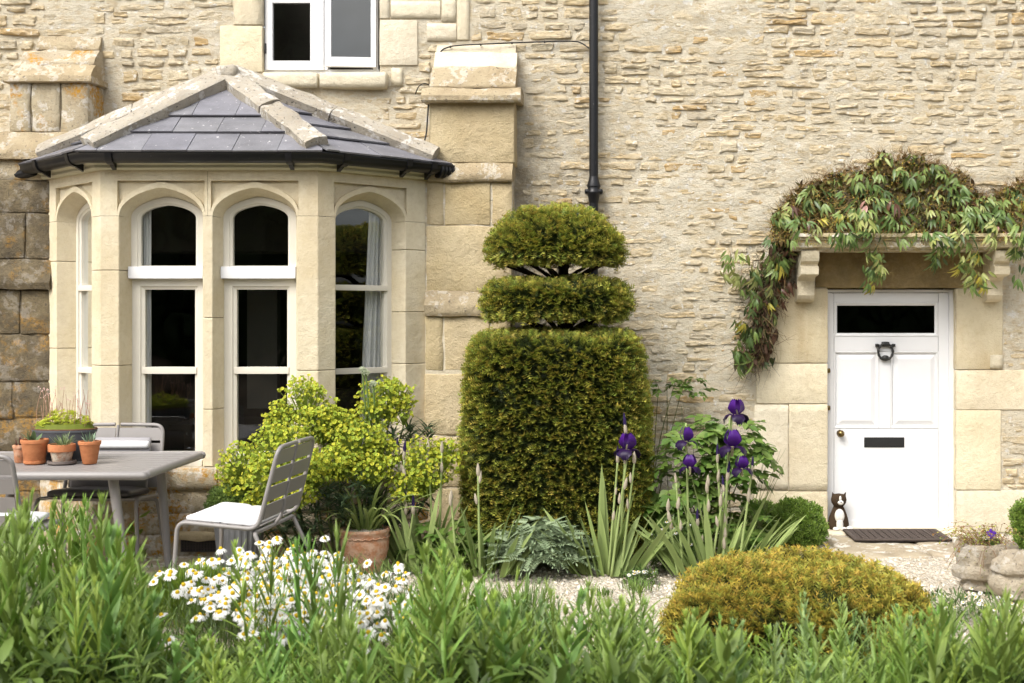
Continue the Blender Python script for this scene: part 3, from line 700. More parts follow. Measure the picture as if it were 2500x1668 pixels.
zc = [ -.03, .13, wz(1255, -.92), wz(1195, -.92), ZS]
plinthblocks(zc[3], zc[4], .06, ([.4], [.35, .8, 1.15], [.45]), M['lichen'])
plinthblocks(zc[2], zc[3], .045, ([.55], [.2, .62, 1.05], [.3]), M['lichen'])
plinthblocks(zc[1], zc[2], .05, ([.3], [.45, .9], [.5]), M['lichen'])
plinthblocks(zc[0], zc[1], .055, ([.45], [.25, .62, 1.02], [.4]), M['lichen'])
mb = MB()
for pn in (pL, pF, pR): V, F = boxg(0, pn.L, -.042, .16, 0, ZS-.01); mb.add(pn.P(V[:, 0], V[:, 2], V[:, 1]), F)
mb.obj('mortar_bed', M['ledge'], bay, smooth=False)
# air brick and its ledge
mb = MB(); a, b = pF.L-.98+.0, 0
vx0, vx1 = wx(443, -.94), wx(526, -.94); V, F = rbox(vx0-.03, vx1+.03, -.985, -.9, wz(1318, -.94), wz(1300, -.94), r=.01, amp=.012, step=.03); mb.add(V, F); mb.obj('vent_ledge', M['butt'], bay)
ve = MB(); z0, z1 = wz(1346, -.94), wz(1320, -.94); ve.add(*boxg(vx0, vx1, -.938, -.92, z0, z1)); ve.obj('vent_backing', M['iron'], bay, smooth=False)
ve = MB()
for k in range(13): x = vx0+(vx1-vx0)*k/12; ve.add(*boxg(x-.003, x+.003, -.948, -.935, z0, z1))
for k in range(5): z = z0+(z1-z0)*k/4; ve.add(*boxg(vx0-.003, vx1+.003, -.946, -.936, z-.003, z+.003))
ve.obj('vent_grille', m_plain('rusty_grille', (.075, .06, .05), .7, .4, var=.4), bay, smooth=False)

# ---- eaves: fascia and gutter swept round the bay
def offs(pts, d):
    "offset the open plan polyline outwards by d (mitred)"
    P = [np.array(p[:2], float) for p in pts]; out = []
    ns = []
    for i in range(len(P)-1):
        t = P[i+1]-P[i]; t /= np.linalg.norm(t); ns.append(np.array([t[1], -t[0]]))
    for i in range(len(P)):
        if i == 0: n = ns[0]; k = 1
        elif i == len(P)-1: n = ns[-1]; k = 1
        else:
            n = ns[i-1]+ns[i]; n /= np.linalg.norm(n); k = 1/np.dot(n, ns[i])
        out.append(P[i]+n*d*k)
    return out
def sweep(mb, prof, pts, closed=False):
    cols = [offs(pts, d) for d, z in prof]; m = len(prof); n = len(pts)
    V = np.array([[cols[j][i][0], cols[j][i][1], prof[j][1]] for i in range(n) for j in range(m)])
    rng_ = range(m if closed else m-1)
    F = [[i*m+j, i*m+(j+1) % m, (i+1)*m+(j+1) % m, (i+1)*m+j] for i in range(n-1) for j in rng_]
    if closed: F += [list(range(m)), [(n-1)*m+j for j in range(m)][::-1]]
    mb.add(V, F)
ZG = wz(374, -1.03)      # top of the gutter
plan = [cor[0]+np.array([.01, .0, 0]), cor[1], cor[2], cor[3]]
mb = MB(); zf = ZTOP
sweep(mb, [(-.05, zf), (.035, zf), (.05, zf+.012), (.05, zf+.03), (.072, zf+.045), (.072, zf+.075), (.062, zf+.085), (.062, ZG-.02), (-.05, ZG-.02)], plan, True); mb.obj('fascia', M['fascia'], bay, smooth=False)
gp = [plan[0]-pL.d*.06, plan[1], plan[2], plan[3]+pR.d*.13]
gr_ = .052; gc = .118
prof = [(gc+gr_*math.cos(t), ZG-.006+gr_*1.05*math.sin(t)) for t in np.linspace(math.pi, 2*math.pi, 11)]
prof = [(gc-gr_, ZG)]+prof+[(gc+gr_+.006, ZG), (gc+gr_+.006, ZG+.008), (gc+gr_-.008, ZG+.008), (gc+gr_-.01, ZG)]
prof += [(gc+(gr_-.008)*math.cos(t), ZG-.006+(gr_-.008)*math.sin(t)) for t in np.linspace(2*math.pi, math.pi, 9)]
mb = MB(); sweep(mb, prof, gp, True); mb.obj('gutter', M['black'], bay, sharp=40)
def bracket(c, d, n, wdt=.022, drop=.075):
    mb = MB(); c = np.array(c)
    ring = [(gc+(gr_+.008)*math.cos(t), ZG-.006+(gr_+.01)*1.05*math.sin(t)) for t in np.linspace(math.pi*1.02, 2*math.pi, 9)]+[(gc+gr_+.012, ZG+.014), (gc+gr_-.012, ZG+.014)]
    arm = [(.06, ZG-drop-.02), (.075, ZG-drop-.025), (gc, ZG-.075)]
    V = []; q = ring+[(gc-gr_-.005, ZG+.01)]
    for s in (-wdt, wdt): V += [c+d*s+n*k[0]+np.array([0, 0, k[1]]) for k in q]
    m = len(q); F = [[j, (j+1) % m, m+(j+1) % m, m+j] for j in range(m)]+[list(range(m)), list(range(m, 2*m))[::-1]]
    mb.add(np.array(V), F)
    q = [(.063, ZG-.10), (.063, ZG-.05), (gc+.02, ZG-.05), (gc-.01, ZG-.075)]; V = []
    for s in (-.014, .014): V += [c+d*s+n*k[0]+np.array([0, 0, k[1]]) for k in q]
    mb.add(np.array(V), [[j, (j+1) % 4, 4+(j+1) % 4, 4+j] for j in range(4)]+[[0, 1, 2, 3], [7, 6, 5, 4]])
    mb.obj('gutter_bracket', M['black'], bay, smooth=False)
for pn, ss in ((pF, (.12, 1.30)), (pR, (.12, .62, .83)), (pL, (.22, .75))):
    for s in ss: bracket(pn.A+pn.d*s, pn.d, pn.n)
mb = MB(); e0 = np.array([offs(gp, gc)[0][0], offs(gp, gc)[0][1], ZG-.03]); tube(mb, bendpath([e0+np.array([.05, -.02, 0]), e0+np.array([-.08, .05, -.03]), (-4.8, e0[1]+.12, wz(441, -.4))], .06), .042, 12); mb.obj('side_gutter', M['black'], bay, sharp=50)
mb = MB(); e1 = np.array([offs(gp, gc)[-1][0], offs(gp, gc)[-1][1], ZG-.03])
for k in range(4): tube(mb, [e1-pR.d*(.02-.0+.03*k), e1-pR.d*(.03*k)], .058, 14)
mb.obj('gutter_end', M['black'], bay, sharp=50)

# ---- roof
AP = np.array([wx(558, -.36), -.36, wz(214, -.36)]); ez = ZG+.012
ev = [np.array([p[0], p[1], ez]) for p in offs(plan, .13)]
ev[0] = ev[0]-np.array([.02, -.06, 0]); ev[3] = ev[3]+np.array([.02, .06, 0])
def clip(poly, a, b, c):
    "keep a*x+b*y+c>=0"
    out = []
    for i in range(len(poly)):
        p, q = poly[i], poly[(i+1) % len(poly)]; fp = a*p[0]+b*p[1]+c; fq = a*q[0]+b*q[1]+c
        if fp >= 0: out.append(p)
        if fp*fq < 0: t = fp/(fp-fq); out.append((p[0]+(q[0]-p[0])*t, p[1]+(q[1]-p[1])*t))
    return out
def slates(A, B, top, rows, wid, offset, tone):
    u = B-A; Lu = np.linalg.norm(u); u = u/Lu; v = top-A; tu = np.dot(v, u); v = v-u*tu; Lv = np.linalg.norm(v); v = v/Lv; n = np.cross(u, v); n = n if n[2] > 0 else -n
    base = MB(); base.add([A, B, top], [[0, 1, 2]]); base.obj('roof_boarding', M['iron'], bay, smooth=False)
    for r, (t0, t1) in enumerate(rows):
        x = -wid+(offset[r % len(offset)])*wid
        while x < Lu+wid:
            poly = [(x+.002, t0*Lv-.01), (x+wid-.002, t0*Lv-.01), (x+wid-.002, t1*Lv+.03), (x+.002, t1*Lv+.03)]
            poly = clip(poly, Lv, -tu, 0); poly = clip(poly, -Lv, -(Lu-tu), Lv*Lu) if poly else poly
            x += wid
            if len(poly) < 3: continue
            ar = abs(sum(poly[i][0]*poly[(i+1) % len(poly)][1]-poly[(i+1) % len(poly)][0]*poly[i][1] for i in range(len(poly))))/2
            if ar < .0015: continue
            V = []; ti = random.uniform(-.002, .003)
            for hgt in (.0, .012):
                for k in poly: V.append(A+u*k[0]+v*k[1]+n*(.006+hgt+.022*(1-(k[1]-t0*Lv)/((t1-t0)*Lv+.03))+ti))
            m = len(poly); F = [list(range(m))[::-1], list(range(m, 2*m))]+[[j, (j+1) % m, m+(j+1) % m, m+j] for j in range(m)]
            mb = MB(); k = tone*random.uniform(.88, 1.1); mb.add(np.array(V), F, (k, k, k*random.uniform(.97, 1.04))); mb.obj('slate', M['slate'], bay, smooth=False)
rowsF = [(-.04, .24), (.24, .49), (.49, 1)]
slates(ev[1], ev[2], AP, rowsF, .295, (.35, .82, .08), 1)
rowsS = [(-.04, .2), (.2, .4), (.4, .6), (.6, 1)]
slates(ev[2], ev[3], AP, rowsS, .33, (.3, .75, .15), .92); slates(ev[0], ev[1], AP, rowsS, .33, (.3, .75, .15), .95)
def beam(a, b, w, h, up, name, seed, amp=.007, taper=1, lift=0):
    a = np.array(a, float); b = np.array(b, float); d = b-a; L = np.linalg.norm(d); d /= L; up = np.array(up, float); s = np.cross(d, up); s /= np.linalg.norm(s); up = np.cross(s, d)
    Mx = np.eye(4); Mx[:3, 0] = d; Mx[:3, 1] = s; Mx[:3, 2] = up; Mx[:3, 3] = a+up*lift
    mb = MB(); prism(mb, [(-w/2, -h*.5), (w/2, -h*.5), (w/2, h*.42), (w*.36, h*.5), (-w*.36, h*.5), (-w/2, h*.42)], 0, L, max(6, int(L/.07)), amp, seed, M=Mx); return mb.obj(name, M['ridge'], bay, sharp=35)
top = AP+np.array([0, .02, .045])
for e, sd in ((ev[1], 1), (ev[2], 2)):
    d = top-e; n_ = np.array([0, -.55, .84]); st0 = e+d*.035; mid = e+d*.53
    beam(st0, mid-d*.003, .15, .10, n_, 'hip_stone', sd, .014, lift=.03); beam(mid+d*.003, top, .15, .10, n_, 'hip_stone', sd+4, .014, lift=.03)
wl = np.array([wx(98, -.36), -.33, wz(380, -.36)]); wr = np.array([wx(1060, -.36), -.33, wz(386, -.36)]); tp = np.array([AP[0], -.28, wz(186, -.3)])
for e, sd in ((wl, 11), (wr, 12)):
    d = tp-e; mid = e+d*.5
    beam(e, mid-d*.003, .16, .15, (0, -.5, .86), 'flashing_stone', sd, .01); beam(mid+d*.003, tp, .16, .15, (0, -.5, .86), 'flashing_stone', sd+5, .01)
    mb = MB(); mb.add([e+[0, 0, -.06], tp+[0, 0, -.06], tp+[0, .3, -.06], e+[0, .3, -.06], e+[0, .02, -.0], tp+[0, .02, 0], tp+[0, .3, 0.02], e+[0, .3, .02]], [[0, 1, 2, 3], [4, 5, 6, 7], [0, 1, 5, 4]]); mb.obj('mortar_fillet', M['ridge'], bay, smooth=False)
mb = MB(); mb.add(*rbox(AP[0]-.075, AP[0]+.075, -.44, -.2, wz(196, -.36), wz(163, -.36), r=.03, amp=.012, step=.03)); mb.obj('apex_stone', M['ridge'], bay)

# ------------------------------------------------------------------ drainpipe and cable
dp = empty('drainpipe'); dp.parent = house; PX = wx(1449.5, -.09)
mb = MB(); tube(mb, [(PX, -.085, .02), (PX, -.085, WT)], .0335, 16); mb.obj('pipe', M['black'], dp, sharp=50)
mb = MB(); zc_ = wz(468, -.09); lathe(mb, [(.034, -.085), (.046, -.02), (.05, -.012), (.05, .0), (.045, .006), (.045, .03), (.05, .034), (.05, .046), (.038, .085), (.034, .11)], 18, (PX, -.085, zc_)); mb.obj('pipe_collar', M['black'], dp, sharp=40)
for s in (-1, 1):
    mb = MB(); mb.add(*rbox(PX+s*.045-.022, PX+s*.045+.022, -.11, -.02, zc_-.018, zc_+.02, r=.012, step=.02)); mb.obj('pipe_lug', M['black'], dp)
mb = MB(); cab = [(1438, 118, -.05), (1420, 106, -.03), (1395, 101, -.025), (1300, 103, -.025), (1200, 107, -.06), (1120, 111, -.05), (1090, 117, -.04), (1075, 128, -.03), (1064, 155, -.03), (1056, 180, -.03), (1050, 210, -.03), (1048, 225, -.08)]
tube(mb, smoothpath([W(*k) for k in cab], 5), .006, 6); tube(mb, smoothpath([W(*k) for k in [(1046, 255, -.29), (1043, 300, -.29), (1040, 330, -.29), (1033, 356, -.29)]], 4), .006, 6)
tube(mb, smoothpath([W(*k) for k in [(1048, 208, -.04), (1035, 204, -.05), (1022, 212, -.05), (1014, 230, -.03)]], 5), .004, 6); mb.obj('cable', M['cable'], house)
for px, py in ((1100, 114), (1174, 109), (1250, 105), (1330, 102)):
    mb = MB(); mb.add(*rbox(*(lambda c: (c[0]-.006, c[0]+.006, c[1]-.012, c[1], c[2]-.012, c[2]+.006))(W(px, py, -.03)), r=.003, step=.01)); mb.obj('cable_clip', M['cable'], house)

# ------------------------------------------------------------------ front door
YD = .085
dr = empty('front_door'); dr.parent = house; dr['label'] = 'white panelled front door with a black ring knocker'
mb = MB(); pbox(mb, 2317.5, 2332, YD-.02, YD+.08, 707, 1297, .003); pbox(mb, 2004, 2318, YD-.018, YD+.08, 707, 714.5, .003); pbox(mb, 1998, 2011, YD-.02, YD+.08, 707, 1297, .003); mb.obj('door_frame', M['white'], dr, sharp=30)
mb = MB(); pbox(mb, 2010, 2316.5, YD+.016, YD+.05, 814, 1292); pbox(mb, 2010, 2316.5, YD+.014, YD+.05, 1040, 1290); mb.obj('door_leaf', M['white'], dr, smooth=False)
def dbox(name, x0, x1, y0, y1, Y=YD, r=.004, Y1=None): m_ = MB(); pbox(m_, x0, x1, Y, Y1 or YD+.03, y0, y1, r); return m_.obj(name, M['white'], dr, sharp=30)
dbox('stile', 2010.5, 2036, 715.5, 1292.5); dbox('stile', 2291, 2316, 715.5, 1292.5)
dbox('rail', 2036.5, 2290.5, 715.5, 738); dbox('rail', 2036.5, 2290.5, 822, 858); dbox('muntin', 2146, 2174, 858.5, 1046)
dbox('lower_panel', 2036.5, 2290.5, 1046.5, 1292.5, YD+.0006, .001); dbox('weather_board', 2020, 2314, 1270, 1293, YD-.009, .003)
def beadring(x0, x1, y0, y1, w, Y0, Y1, name):
    a0, a1, b0, b1 = wx(x0, YD), wx(x1, YD), wz(y1, YD), wz(y0, YD); mb = MB()
    pr = [(0, Y0), (.3*w, Y0-.003), (.75*w, Y0+.006), (w, Y1)]; m = len(pr); V = []
    for o, y in pr: V += [(a0+o, y, b0+o), (a1-o, y, b0+o), (a1-o, y, b1-o), (a0+o, y, b1-o)]
    F = [[i*4+k, i*4+(k+1) % 4, (i+1)*4+(k+1) % 4, (i+1)*4+k] for i in range(m-1) for k in range(4)]; mb.add(np.array(V), F); mb.obj(name, M['white'], dr, smooth=False)
beadring(2036, 2291, 738, 822, .026, YD-.001, YD+.014, 'glazing_bead')
for a, b in ((2036, 2146), (2174, 2291)):
    beadring(a, b, 858, 1046, .02, YD-.0005, YD+.0155, 'panel_mould')
    A0, A1, B0, B1 = wx(a, YD)+.026, wx(b, YD)-.026, wz(1046, YD)+.026, wz(858, YD)-.026; mb = MB(); o = .032
    V = [(A0, YD+.0155, B0), (A1, YD+.0155, B0), (A1, YD+.0155, B1), (A0, YD+.0155, B1), (A0+o, YD+.002, B0+o), (A1-o, YD+.002, B0+o), (A1-o, YD+.002, B1-o), (A0+o, YD+.002, B1-o)]
    mb.add(V, [[0, 1, 5, 4], [1, 2, 6, 5], [2, 3, 7, 6], [3, 0, 4, 7], [4, 5, 6, 7]]); mb.obj('raised_panel', M['white'], dr, smooth=False)
mb = MB(); a = W(2042, 818, YD+.02); b = W(2285, 741, YD+.02); mb.add([(a[0], a[1], a[2]), (b[0], a[1], a[2]), (b[0], a[1], b[2]), (a[0], a[1], b[2])], [[0, 1, 2, 3]]); mb.obj('pane', M['glass'], dr, smooth=False)
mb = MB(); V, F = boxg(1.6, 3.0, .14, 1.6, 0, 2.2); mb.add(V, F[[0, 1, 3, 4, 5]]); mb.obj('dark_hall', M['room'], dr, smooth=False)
# knocker
c = W(2160, 843, YD)
mb = MB(); tube(mb, [c+[-.062, -.018, 0], c+[.062, -.018, 0]], .006, 8); 
for s in (-1, 1): mb.add(*(lambda V, F: (V*.011+c+[s*.062, -.018, 0], F))(*gridcube([2, 2, 2])))
mb.add(*rbox(c[0]-.03, c[0]+.03, YD-.034, YD, c[2]-.012, c[2]+.028, r=.009, step=.02, amp=.004))
t = np.linspace(R(100), R(440), 40); kp = [c+np.array([.054*math.cos(k), -.026, -.048+.06*math.sin(k)]) for k in t]
tube(mb, kp, .0095+.0018*np.sin(np.arange(40)*1.7), 8); mb.add(*rbox(c[0]-.026, c[0]+.026, YD-.04, YD, c[2]-.118, c[2]-.074, r=.018, step=.02)); mb.obj('knocker', M['iron'], dr)
c = W(2051, 1058, YD); mb = MB(); pr = [(.0, -.058), (.016, -.056), (.024, -.046), (.026, -.036), (.02, -.025), (.012, -.018), (.012, -.008), (.026, -.006), (.026, .0)]
lathe(mb, pr, 20); V = mb.V[0].copy(); mb.V[0] = np.stack([V[:, 0]+c[0], V[:, 2]+YD, V[:, 1]+c[2]], -1); mb.obj('door_knob', M['brass'], dr)
mb = MB(); pbox(mb, 2110, 2208, YD-.005, YD+.004, 1068, 1092.5, .002); mb.obj('letter_plate', M['iron'], dr, sharp=30)
mb = MB(); pbox(mb, 2113, 2205, YD-.0075, YD-.004, 1071, 1090, .001); mb.obj('letter_flap', M['iron'], dr, sharp=30)
for py in (905, 996):
    mb = MB(); c = W(2023, py, YD-.012); mb.add(*rbox(c[0]-.014, c[0]+.012, YD-.03, YD, c[2]-.018, c[2]+.018, r=.008, step=.01)); mb.obj('lock_plate', M['brass'], dr)
mb = MB(); pbox(mb, 2006, 2318, YD+.01, YD+.05, 1291.5, 1300); mb.obj('threshold_gap', M['iron'], dr, smooth=False)

# lintel, canopy, corbels
cn = empty('door_canopy'); cn.parent = house; cn['label'] = 'moulded stone canopy on two scrolled corbels over the door'
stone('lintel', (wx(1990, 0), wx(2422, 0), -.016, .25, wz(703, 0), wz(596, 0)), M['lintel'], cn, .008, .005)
YK = -.36; cx0, cx1 = wx(1937, YK), wx(2506, YK); zt, zb = wz(568, YK), wz(612, -.3); h = zt-zb
mb = MB(); pf = [(.04, zb), (YK+.075, zb), (YK+.07, zb+.1*h), (YK+.03, zb+.18*h), (YK+.028, zb+.55*h), (YK+.01, zb+.6*h), (YK+.012, zb+.7*h), (YK-.008, zb+.76*h), (YK, zt-.005), (.04, zt+.01)]
prism(mb, pf, cx0, cx1, 30, .004, 5, sub=2); 
V = mb.V[0]; cxm = (cx0+cx1)/2; V[:, 0] = cxm+(V[:, 0]-cxm)*(1-.028*np.clip((V[:, 1]-YK)/.09, 0, 1)*(V[:, 2] < zt-.02)*.9); mb.obj('canopy_slab', m_ashlar('mossy_canopy', (.42, .34, .2), (.55, .47, .31), stain=(.16, .14, .05), stain_amt=.75, white=.5, black=.5), cn, sharp=35)
def corbel(px0, px1, seed):
    x0, x1 = wx(px0, -.31), wx(px1, -.31); ztop = zb; zb_ = wz(738, -.06); H = ztop-zb_
    pf = [(.02, zb_), (-.055, zb_), (-.10, zb_+.05*H), (-.125, zb_+.14*H), (-.115, zb_+.28*H), (-.12, zb_+.42*H), (-.16, zb_+.50*H), (-.255, zb_+.515*H), (-.285, zb_+.54*H), (-.29, zb_+.68*H), (-.262, zb_+.705*H), (-.262, zb_+.74*H), (-.30, zb_+.80*H), (-.31, zb_+.88*H), (-.31, ztop), (.02, ztop)]
    mb = MB(); prism(mb, pf, x0, x1, 5, .004, seed, sub=2); mb.obj('corbel', M['ashlar'], cn, sharp=40)
corbel(1957, 2000, 1); corbel(2431, 2469, 2)

# doorstep, threshold, mat
ds = empty('doorstep'); ds.parent = house
stone('threshold', (wx(2000, 0), wx(2345, 0), -.16, .12, -.06, .006), M['pale'], ds, .01, .003)
for a, b, c_, d_ in ((1.60, 2.20, -1.0, -.165), (2.206, 2.72, -.98, -.165)): stone('step_slab', (a, b, c_, d_, -.09, .002), M['step'], ds, .02, .012, step=.05)
# PART-C
# ------------------------------------------------------------------ paved terrace
pat = empty('terrace', (0, 0, 0)); tag(pat, 'worn stone flags laid under the table', 'paving', kind='structure')
y = -2.75; r_ = 0
while y < -1.12:
    hgt = [.45, .6, .5][r_ % 3]; x = -5.2+.23*r_
    while x < -1.95:
        w = random.uniform(.45, .85); stone('paving_slab', (x+.008, min(x+w, -1.9)-.008, y+.008, min(y+hgt, -1.1)-.008, -.05, .018+random.uniform(-.004, .006)), M['step'], pat, .012, .006); x += w
    y += hgt; r_ += 1

# ------------------------------------------------------------------ table
ZT = .71
tb = empty('garden_table', (-3.24, -1.66, 0)); tag(tb, 'taupe metal garden table with slatted top and splayed legs', 'table')
TX0, TX1, TY0, TY1 = -3.92, -2.566, -2.16, -1.16; off = -np.array([-3.24, -1.66, 0])
def tobj(mb, name, mat=None, **k):
    for i in range(len(mb.V)): mb.V[i] = mb.V[i]+off
    return mb.obj(name, mat or M['metal'], tb, **k)
for a, b in (((TX0, TY0), (TX1, TY0)), ((TX1, TY0), (TX1, TY1)), ((TX0, TY1), (TX1, TY1)), ((TX0, TY0), (TX0, TY1))):
    mb = MB(); e = .024
    mb.add(*rbox(min(a[0], b[0])-(e if a[0] == b[0] else e), max(a[0], b[0])+e, min(a[1], b[1])-(e if a[1] == b[1] else -e-.001), max(a[1], b[1])+(e if a[1] == b[1] else -e-.001), ZT-.046, ZT+.003, r=.0225, step=.012, maxs=6)); tobj(mb, 'top_rim')
ns = 9; sw = (TY1-TY0-.05)/ns
for k in range(ns):
    mb = MB(); y0 = TY0+.027+k*sw; mb.add(*rbox(TX0+.02, TX1-.02, y0+.004, y0+sw-.004, ZT-.022, ZT-.003, r=.004, step=9)); tobj(mb, 'top_slat', sharp=30)
for sx, (tx, fx) in ((1, (-2.79, -2.70)), (-1, (-3.69, -3.78))):
    for ty, fy in ((-2.04, -2.04), (-1.29, -1.39)):
        mb = MB(); tube(mb, [(tx, ty, ZT-.03), (tx*.5+fx*.5, ty*.5+fy*.5, ZT/2), (fx, fy, .018)], [.029, .027, .021], 14); tobj(mb, 'leg', sharp=60)
mb = MB(); mb.add(*boxg(-3.72, -2.76, -2.05, -2.02, ZT-.045, ZT-.024)); mb.add(*boxg(-3.72, -2.76, -1.31, -1.28, ZT-.045, ZT-.024)); tobj(mb, 'apron', smooth=False)

# ------------------------------------------------------------------ chairs
def chair(label, loc, rz, wid=.58, depth=.46, rear=.14):
    e = empty('garden_chair', loc, rz); tag(e, label, 'chair', 'slatted metal chairs round the garden table'); hw = wid/2; t = .0125
    zb, zf, zt, lean = .395, .43, .845, .105
    for s in (-1, 1):
        mb = MB(); tube(mb, bendpath([(depth+.02, s*(hw+.02), .0), (depth+.0, s*hw, zf), (.01, s*hw, zb), (-lean, s*(hw-.012), zt), (-lean, s*.02, zt+.004)], .06, 6), t, 9); mb.obj('side_tube', M['metal'], e, sharp=60)
        mb = MB(); tube(mb, bendpath([(-rear, s*(hw+.03), 0), (.03, s*(hw-.005), zb-.02), (.03, s*(hw-.06), zb-.022)], .04, 5), t, 9); mb.obj('leg', M['metal'], e, sharp=60)
    mb = MB(); tube(mb, [(.03, -hw+.05, zb-.022), (.03, hw-.05, zb-.022)], t, 9); mb.obj('cross_tube', M['metal'], e, sharp=60)
    mb = MB(); tube(mb, bendpath([(-lean, 0, zt), (-.012, 0, zb+.03), (.03, 0, zb-.022)], .04, 5), .010, 8); mb.obj('centre_tube', M['metal'], e, sharp=60)
    for k in range(4):
        for s in (-1, 1):
            z0 = zb+.05+k*.1; z1 = z0+.083; mb = MB(); V, F = rbox(-.004, .004, .012, hw-.018, z0, z1, r=.002, step=9); V = V.copy(); V[:, 1] *= s; V[:, 0] -= lean*(V[:, 2]-zb)/(zt-zb)-.0
            mb.add(V, F if s > 0 else F[:, ::-1]); mb.obj('back_slat', M['metal'], e, sharp=30)
    for k in range(5):
        x0 = .03+k*(depth-.03)/5; mb = MB(); V, F = rbox(x0, x0+(depth-.03)/5-.014, -hw+.012, hw-.012, -.004, .004, r=.002, step=9); V = V.copy(); V[:, 2] += zb+(zf-zb)*V[:, 0]/depth; mb.add(V, F); mb.obj('seat_slat', M['metal'], e, sharp=30)
    return e
def pad(name, label, cat, mat, loc, rz, sx, sy, h, tilt=0, seam=True):
    mb = MB(); V, F = rbox(0, sx, -sy/2, sy/2, 0, h, r=h*.48, step=.028, maxs=18)
    c = 1-np.abs(2*V[:, 0]/sx-1)**4; d = 1-np.abs(2*V[:, 1]/sy)**4; up = V[:, 2] > h*.6
    V = V.copy(); V[:, 2] += np.where(up, .014*c*d-(.016*np.exp(-((V[:, 0]/sx-.5)/.05)**2) if seam else 0)+vnoise(V[:, 0]*9, V[:, 1]*9, 3)*.004, 0); V[:, 2] += V[:, 0]*tilt
    mb.add(V, F); o = mb.obj(name, mat, None, loc=loc); o.rotation_euler = (0, 0, rz); return tag(o, label, cat)
rz1 = R(174)
chair('metal chair at the right end of the table, its slatted back turned to the euphorbia', (-1.84, -2.02, .018), rz1, .6, .47)
pad('seat_cushion', 'white seat cushion on the chair in front of the euphorbia', 'cushion', M['cushion'], (-1.885, -2.02, .018+.400), rz1, .40, .50, .028, .075)
chair('metal chair tucked behind the table, against the bay plinth', (-3.19, -1.05, .018), R(-90), .62, .40, .04)
pad('seat_cushion', 'dark grey seat cushion on the chair behind the table', 'cushion', M['greycush'], (-3.19, -1.07, .018+.41), R(-90), .36, .52, .04, .075, False)
mb = MB(); V, F = rbox(0, .03, -.25, .25, 0, .34, r=.014, step=.05); V = V.copy(); V[:, 0] += -V[:, 2]*.235; mb.add(V, F); o = mb.obj('back_cushion', m_plain('grey_back_pad', (.25, .24, .25), .5, .4), None, loc=(-3.19, -1.09, .45)); o.rotation_euler = (0, 0, R(-90)); tag(o, 'satin grey back cushion on the chair behind the table', 'cushion')
mb = MB(); mb.add(*rbox(-.25, .25, -.028, .012, 0, .05, r=.018, step=.05)); o = mb.obj('folded_towel', M['cushion'], None, loc=(-3.19, -1.055, .72)); tag(o, 'white fold of cushion cover over the top of the chair behind the table', 'cushion cover')
chair('metal chair at the near side of the table, cut by the left edge', (-3.31, -2.63, .018), R(90), .58, .46)
pad('seat_cushion', 'pale seat cushion on the chair cut by the left edge', 'cushion', M['cushion'], (-3.31, -2.60, .018+.412), R(90), .40, .48, .034, .075)

# ------------------------------------------------------------------ pots
def m_terra(name, a, b, pale=.0):
    n = NT(name); c = n.ramp(n.noise(18, 5, .6, (1, 1, 2)), [(.3, a), (.7, b)])
    if pale: c = n.mix(n.ramp(n.noise(26, 5, .7), [(.48-.2*pale, 0), (.6, pale)]), c, (.62, .55, .44)); c = n.mix(n.ramp(n.noise(40, 4, .7), [(.56, 0), (.64, .6)]), c, (.16, .13, .08))
    n.col(c); n.set(Roughness=.85, Specular_IOR_Level=.25); n.bump(n.noise(60, 4, .6, (1, 1, 4)), .004); return n.mat
M['terra'] = m_terra('terracotta', (.40, .145, .06), (.52, .21, .09)); M['terra2'] = m_terra('pale_terracotta', (.40, .16, .075), (.50, .23, .12), .3); M['terra3'] = m_terra('limed_terracotta', (.30, .10, .045), (.38, .15, .07), .95)
M['lily'] = m_terra('garden_terracotta', (.33, .15, .075), (.44, .22, .12), .35)
M['zinc'] = m_plain('galvanised_zinc', (.28, .29, .31), .5, .5, .35, .35, 9); M['lead'] = m_plain('slate_grey_planter', (.075, .078, .088), .55, .4, 0, .35, 8)
def pot(label, px, Y, rt, rb, h, z, mat, rim=.022, saucer=None, name='flowerpot', sx=1, smat=None):
    X = wx(px, Y); e = empty(name, (X, Y, z)); tag(e, label, 'pot'); z0 = .0
    if saucer:
        mb = MB(); lathe(mb, [(0, .002), (saucer*.9, .0), (saucer, .006), (saucer, .02), (saucer-.006, .021), (saucer-.008, .008), (0, .008)], 28); mb.obj('saucer', smat or mat, e, sharp=40); z0 = .008
    mb = MB(); k = rt-rb
    lathe(mb, [(0, z0), (rb, z0), (rb+.003, z0+.004), (rt-k*.22, h*.78), (rt-k*.2+.003, h-rim-.008)], 32); 
    mb.obj('body', mat, e, sharp=40)
    mb = MB(); lathe(mb, [(rt-k*.2, h-rim-.01), (rt+.001, h-rim-.008), (rt+.003, h-.006), (rt, h), (rt-.008, h), (rt-.012, h-.03)], 32); mb.obj('rim', mat if rim < .03 else M['terra'], e, sharp=40)
    mb = MB(); lathe(mb, [(rt-.01, h-.02), (0, h-.014)], 20); mb.obj('compost', M['soil'], e)
    if sx != 1: e.scale = (sx, 1, 1)
    return e
pA = pot('plain orange terracotta pot on a saucer, second from the left on the table', 84.5, -1.78, .076, .055, .145, ZT, M['terra'], .014, .062)
pB = pot('white-crusted terracotta pot with a thick rim standing on a grey saucer', 151, -1.79, .075, .047, .118, ZT, M['terra3'], .034, .081, smat=m_plain('grey_saucer', (.17, .14, .125), .8, .3, var=.3))
pC = pot('narrow orange terracotta pot, rightmost on the table', 219, -1.78, .063, .037, .135, ZT, M['terra'], .012)
pD = pot('small terracotta pot at the left end of the row on the table', 50, -1.72, .042, .03, .105, ZT, M['terra2'], .012)
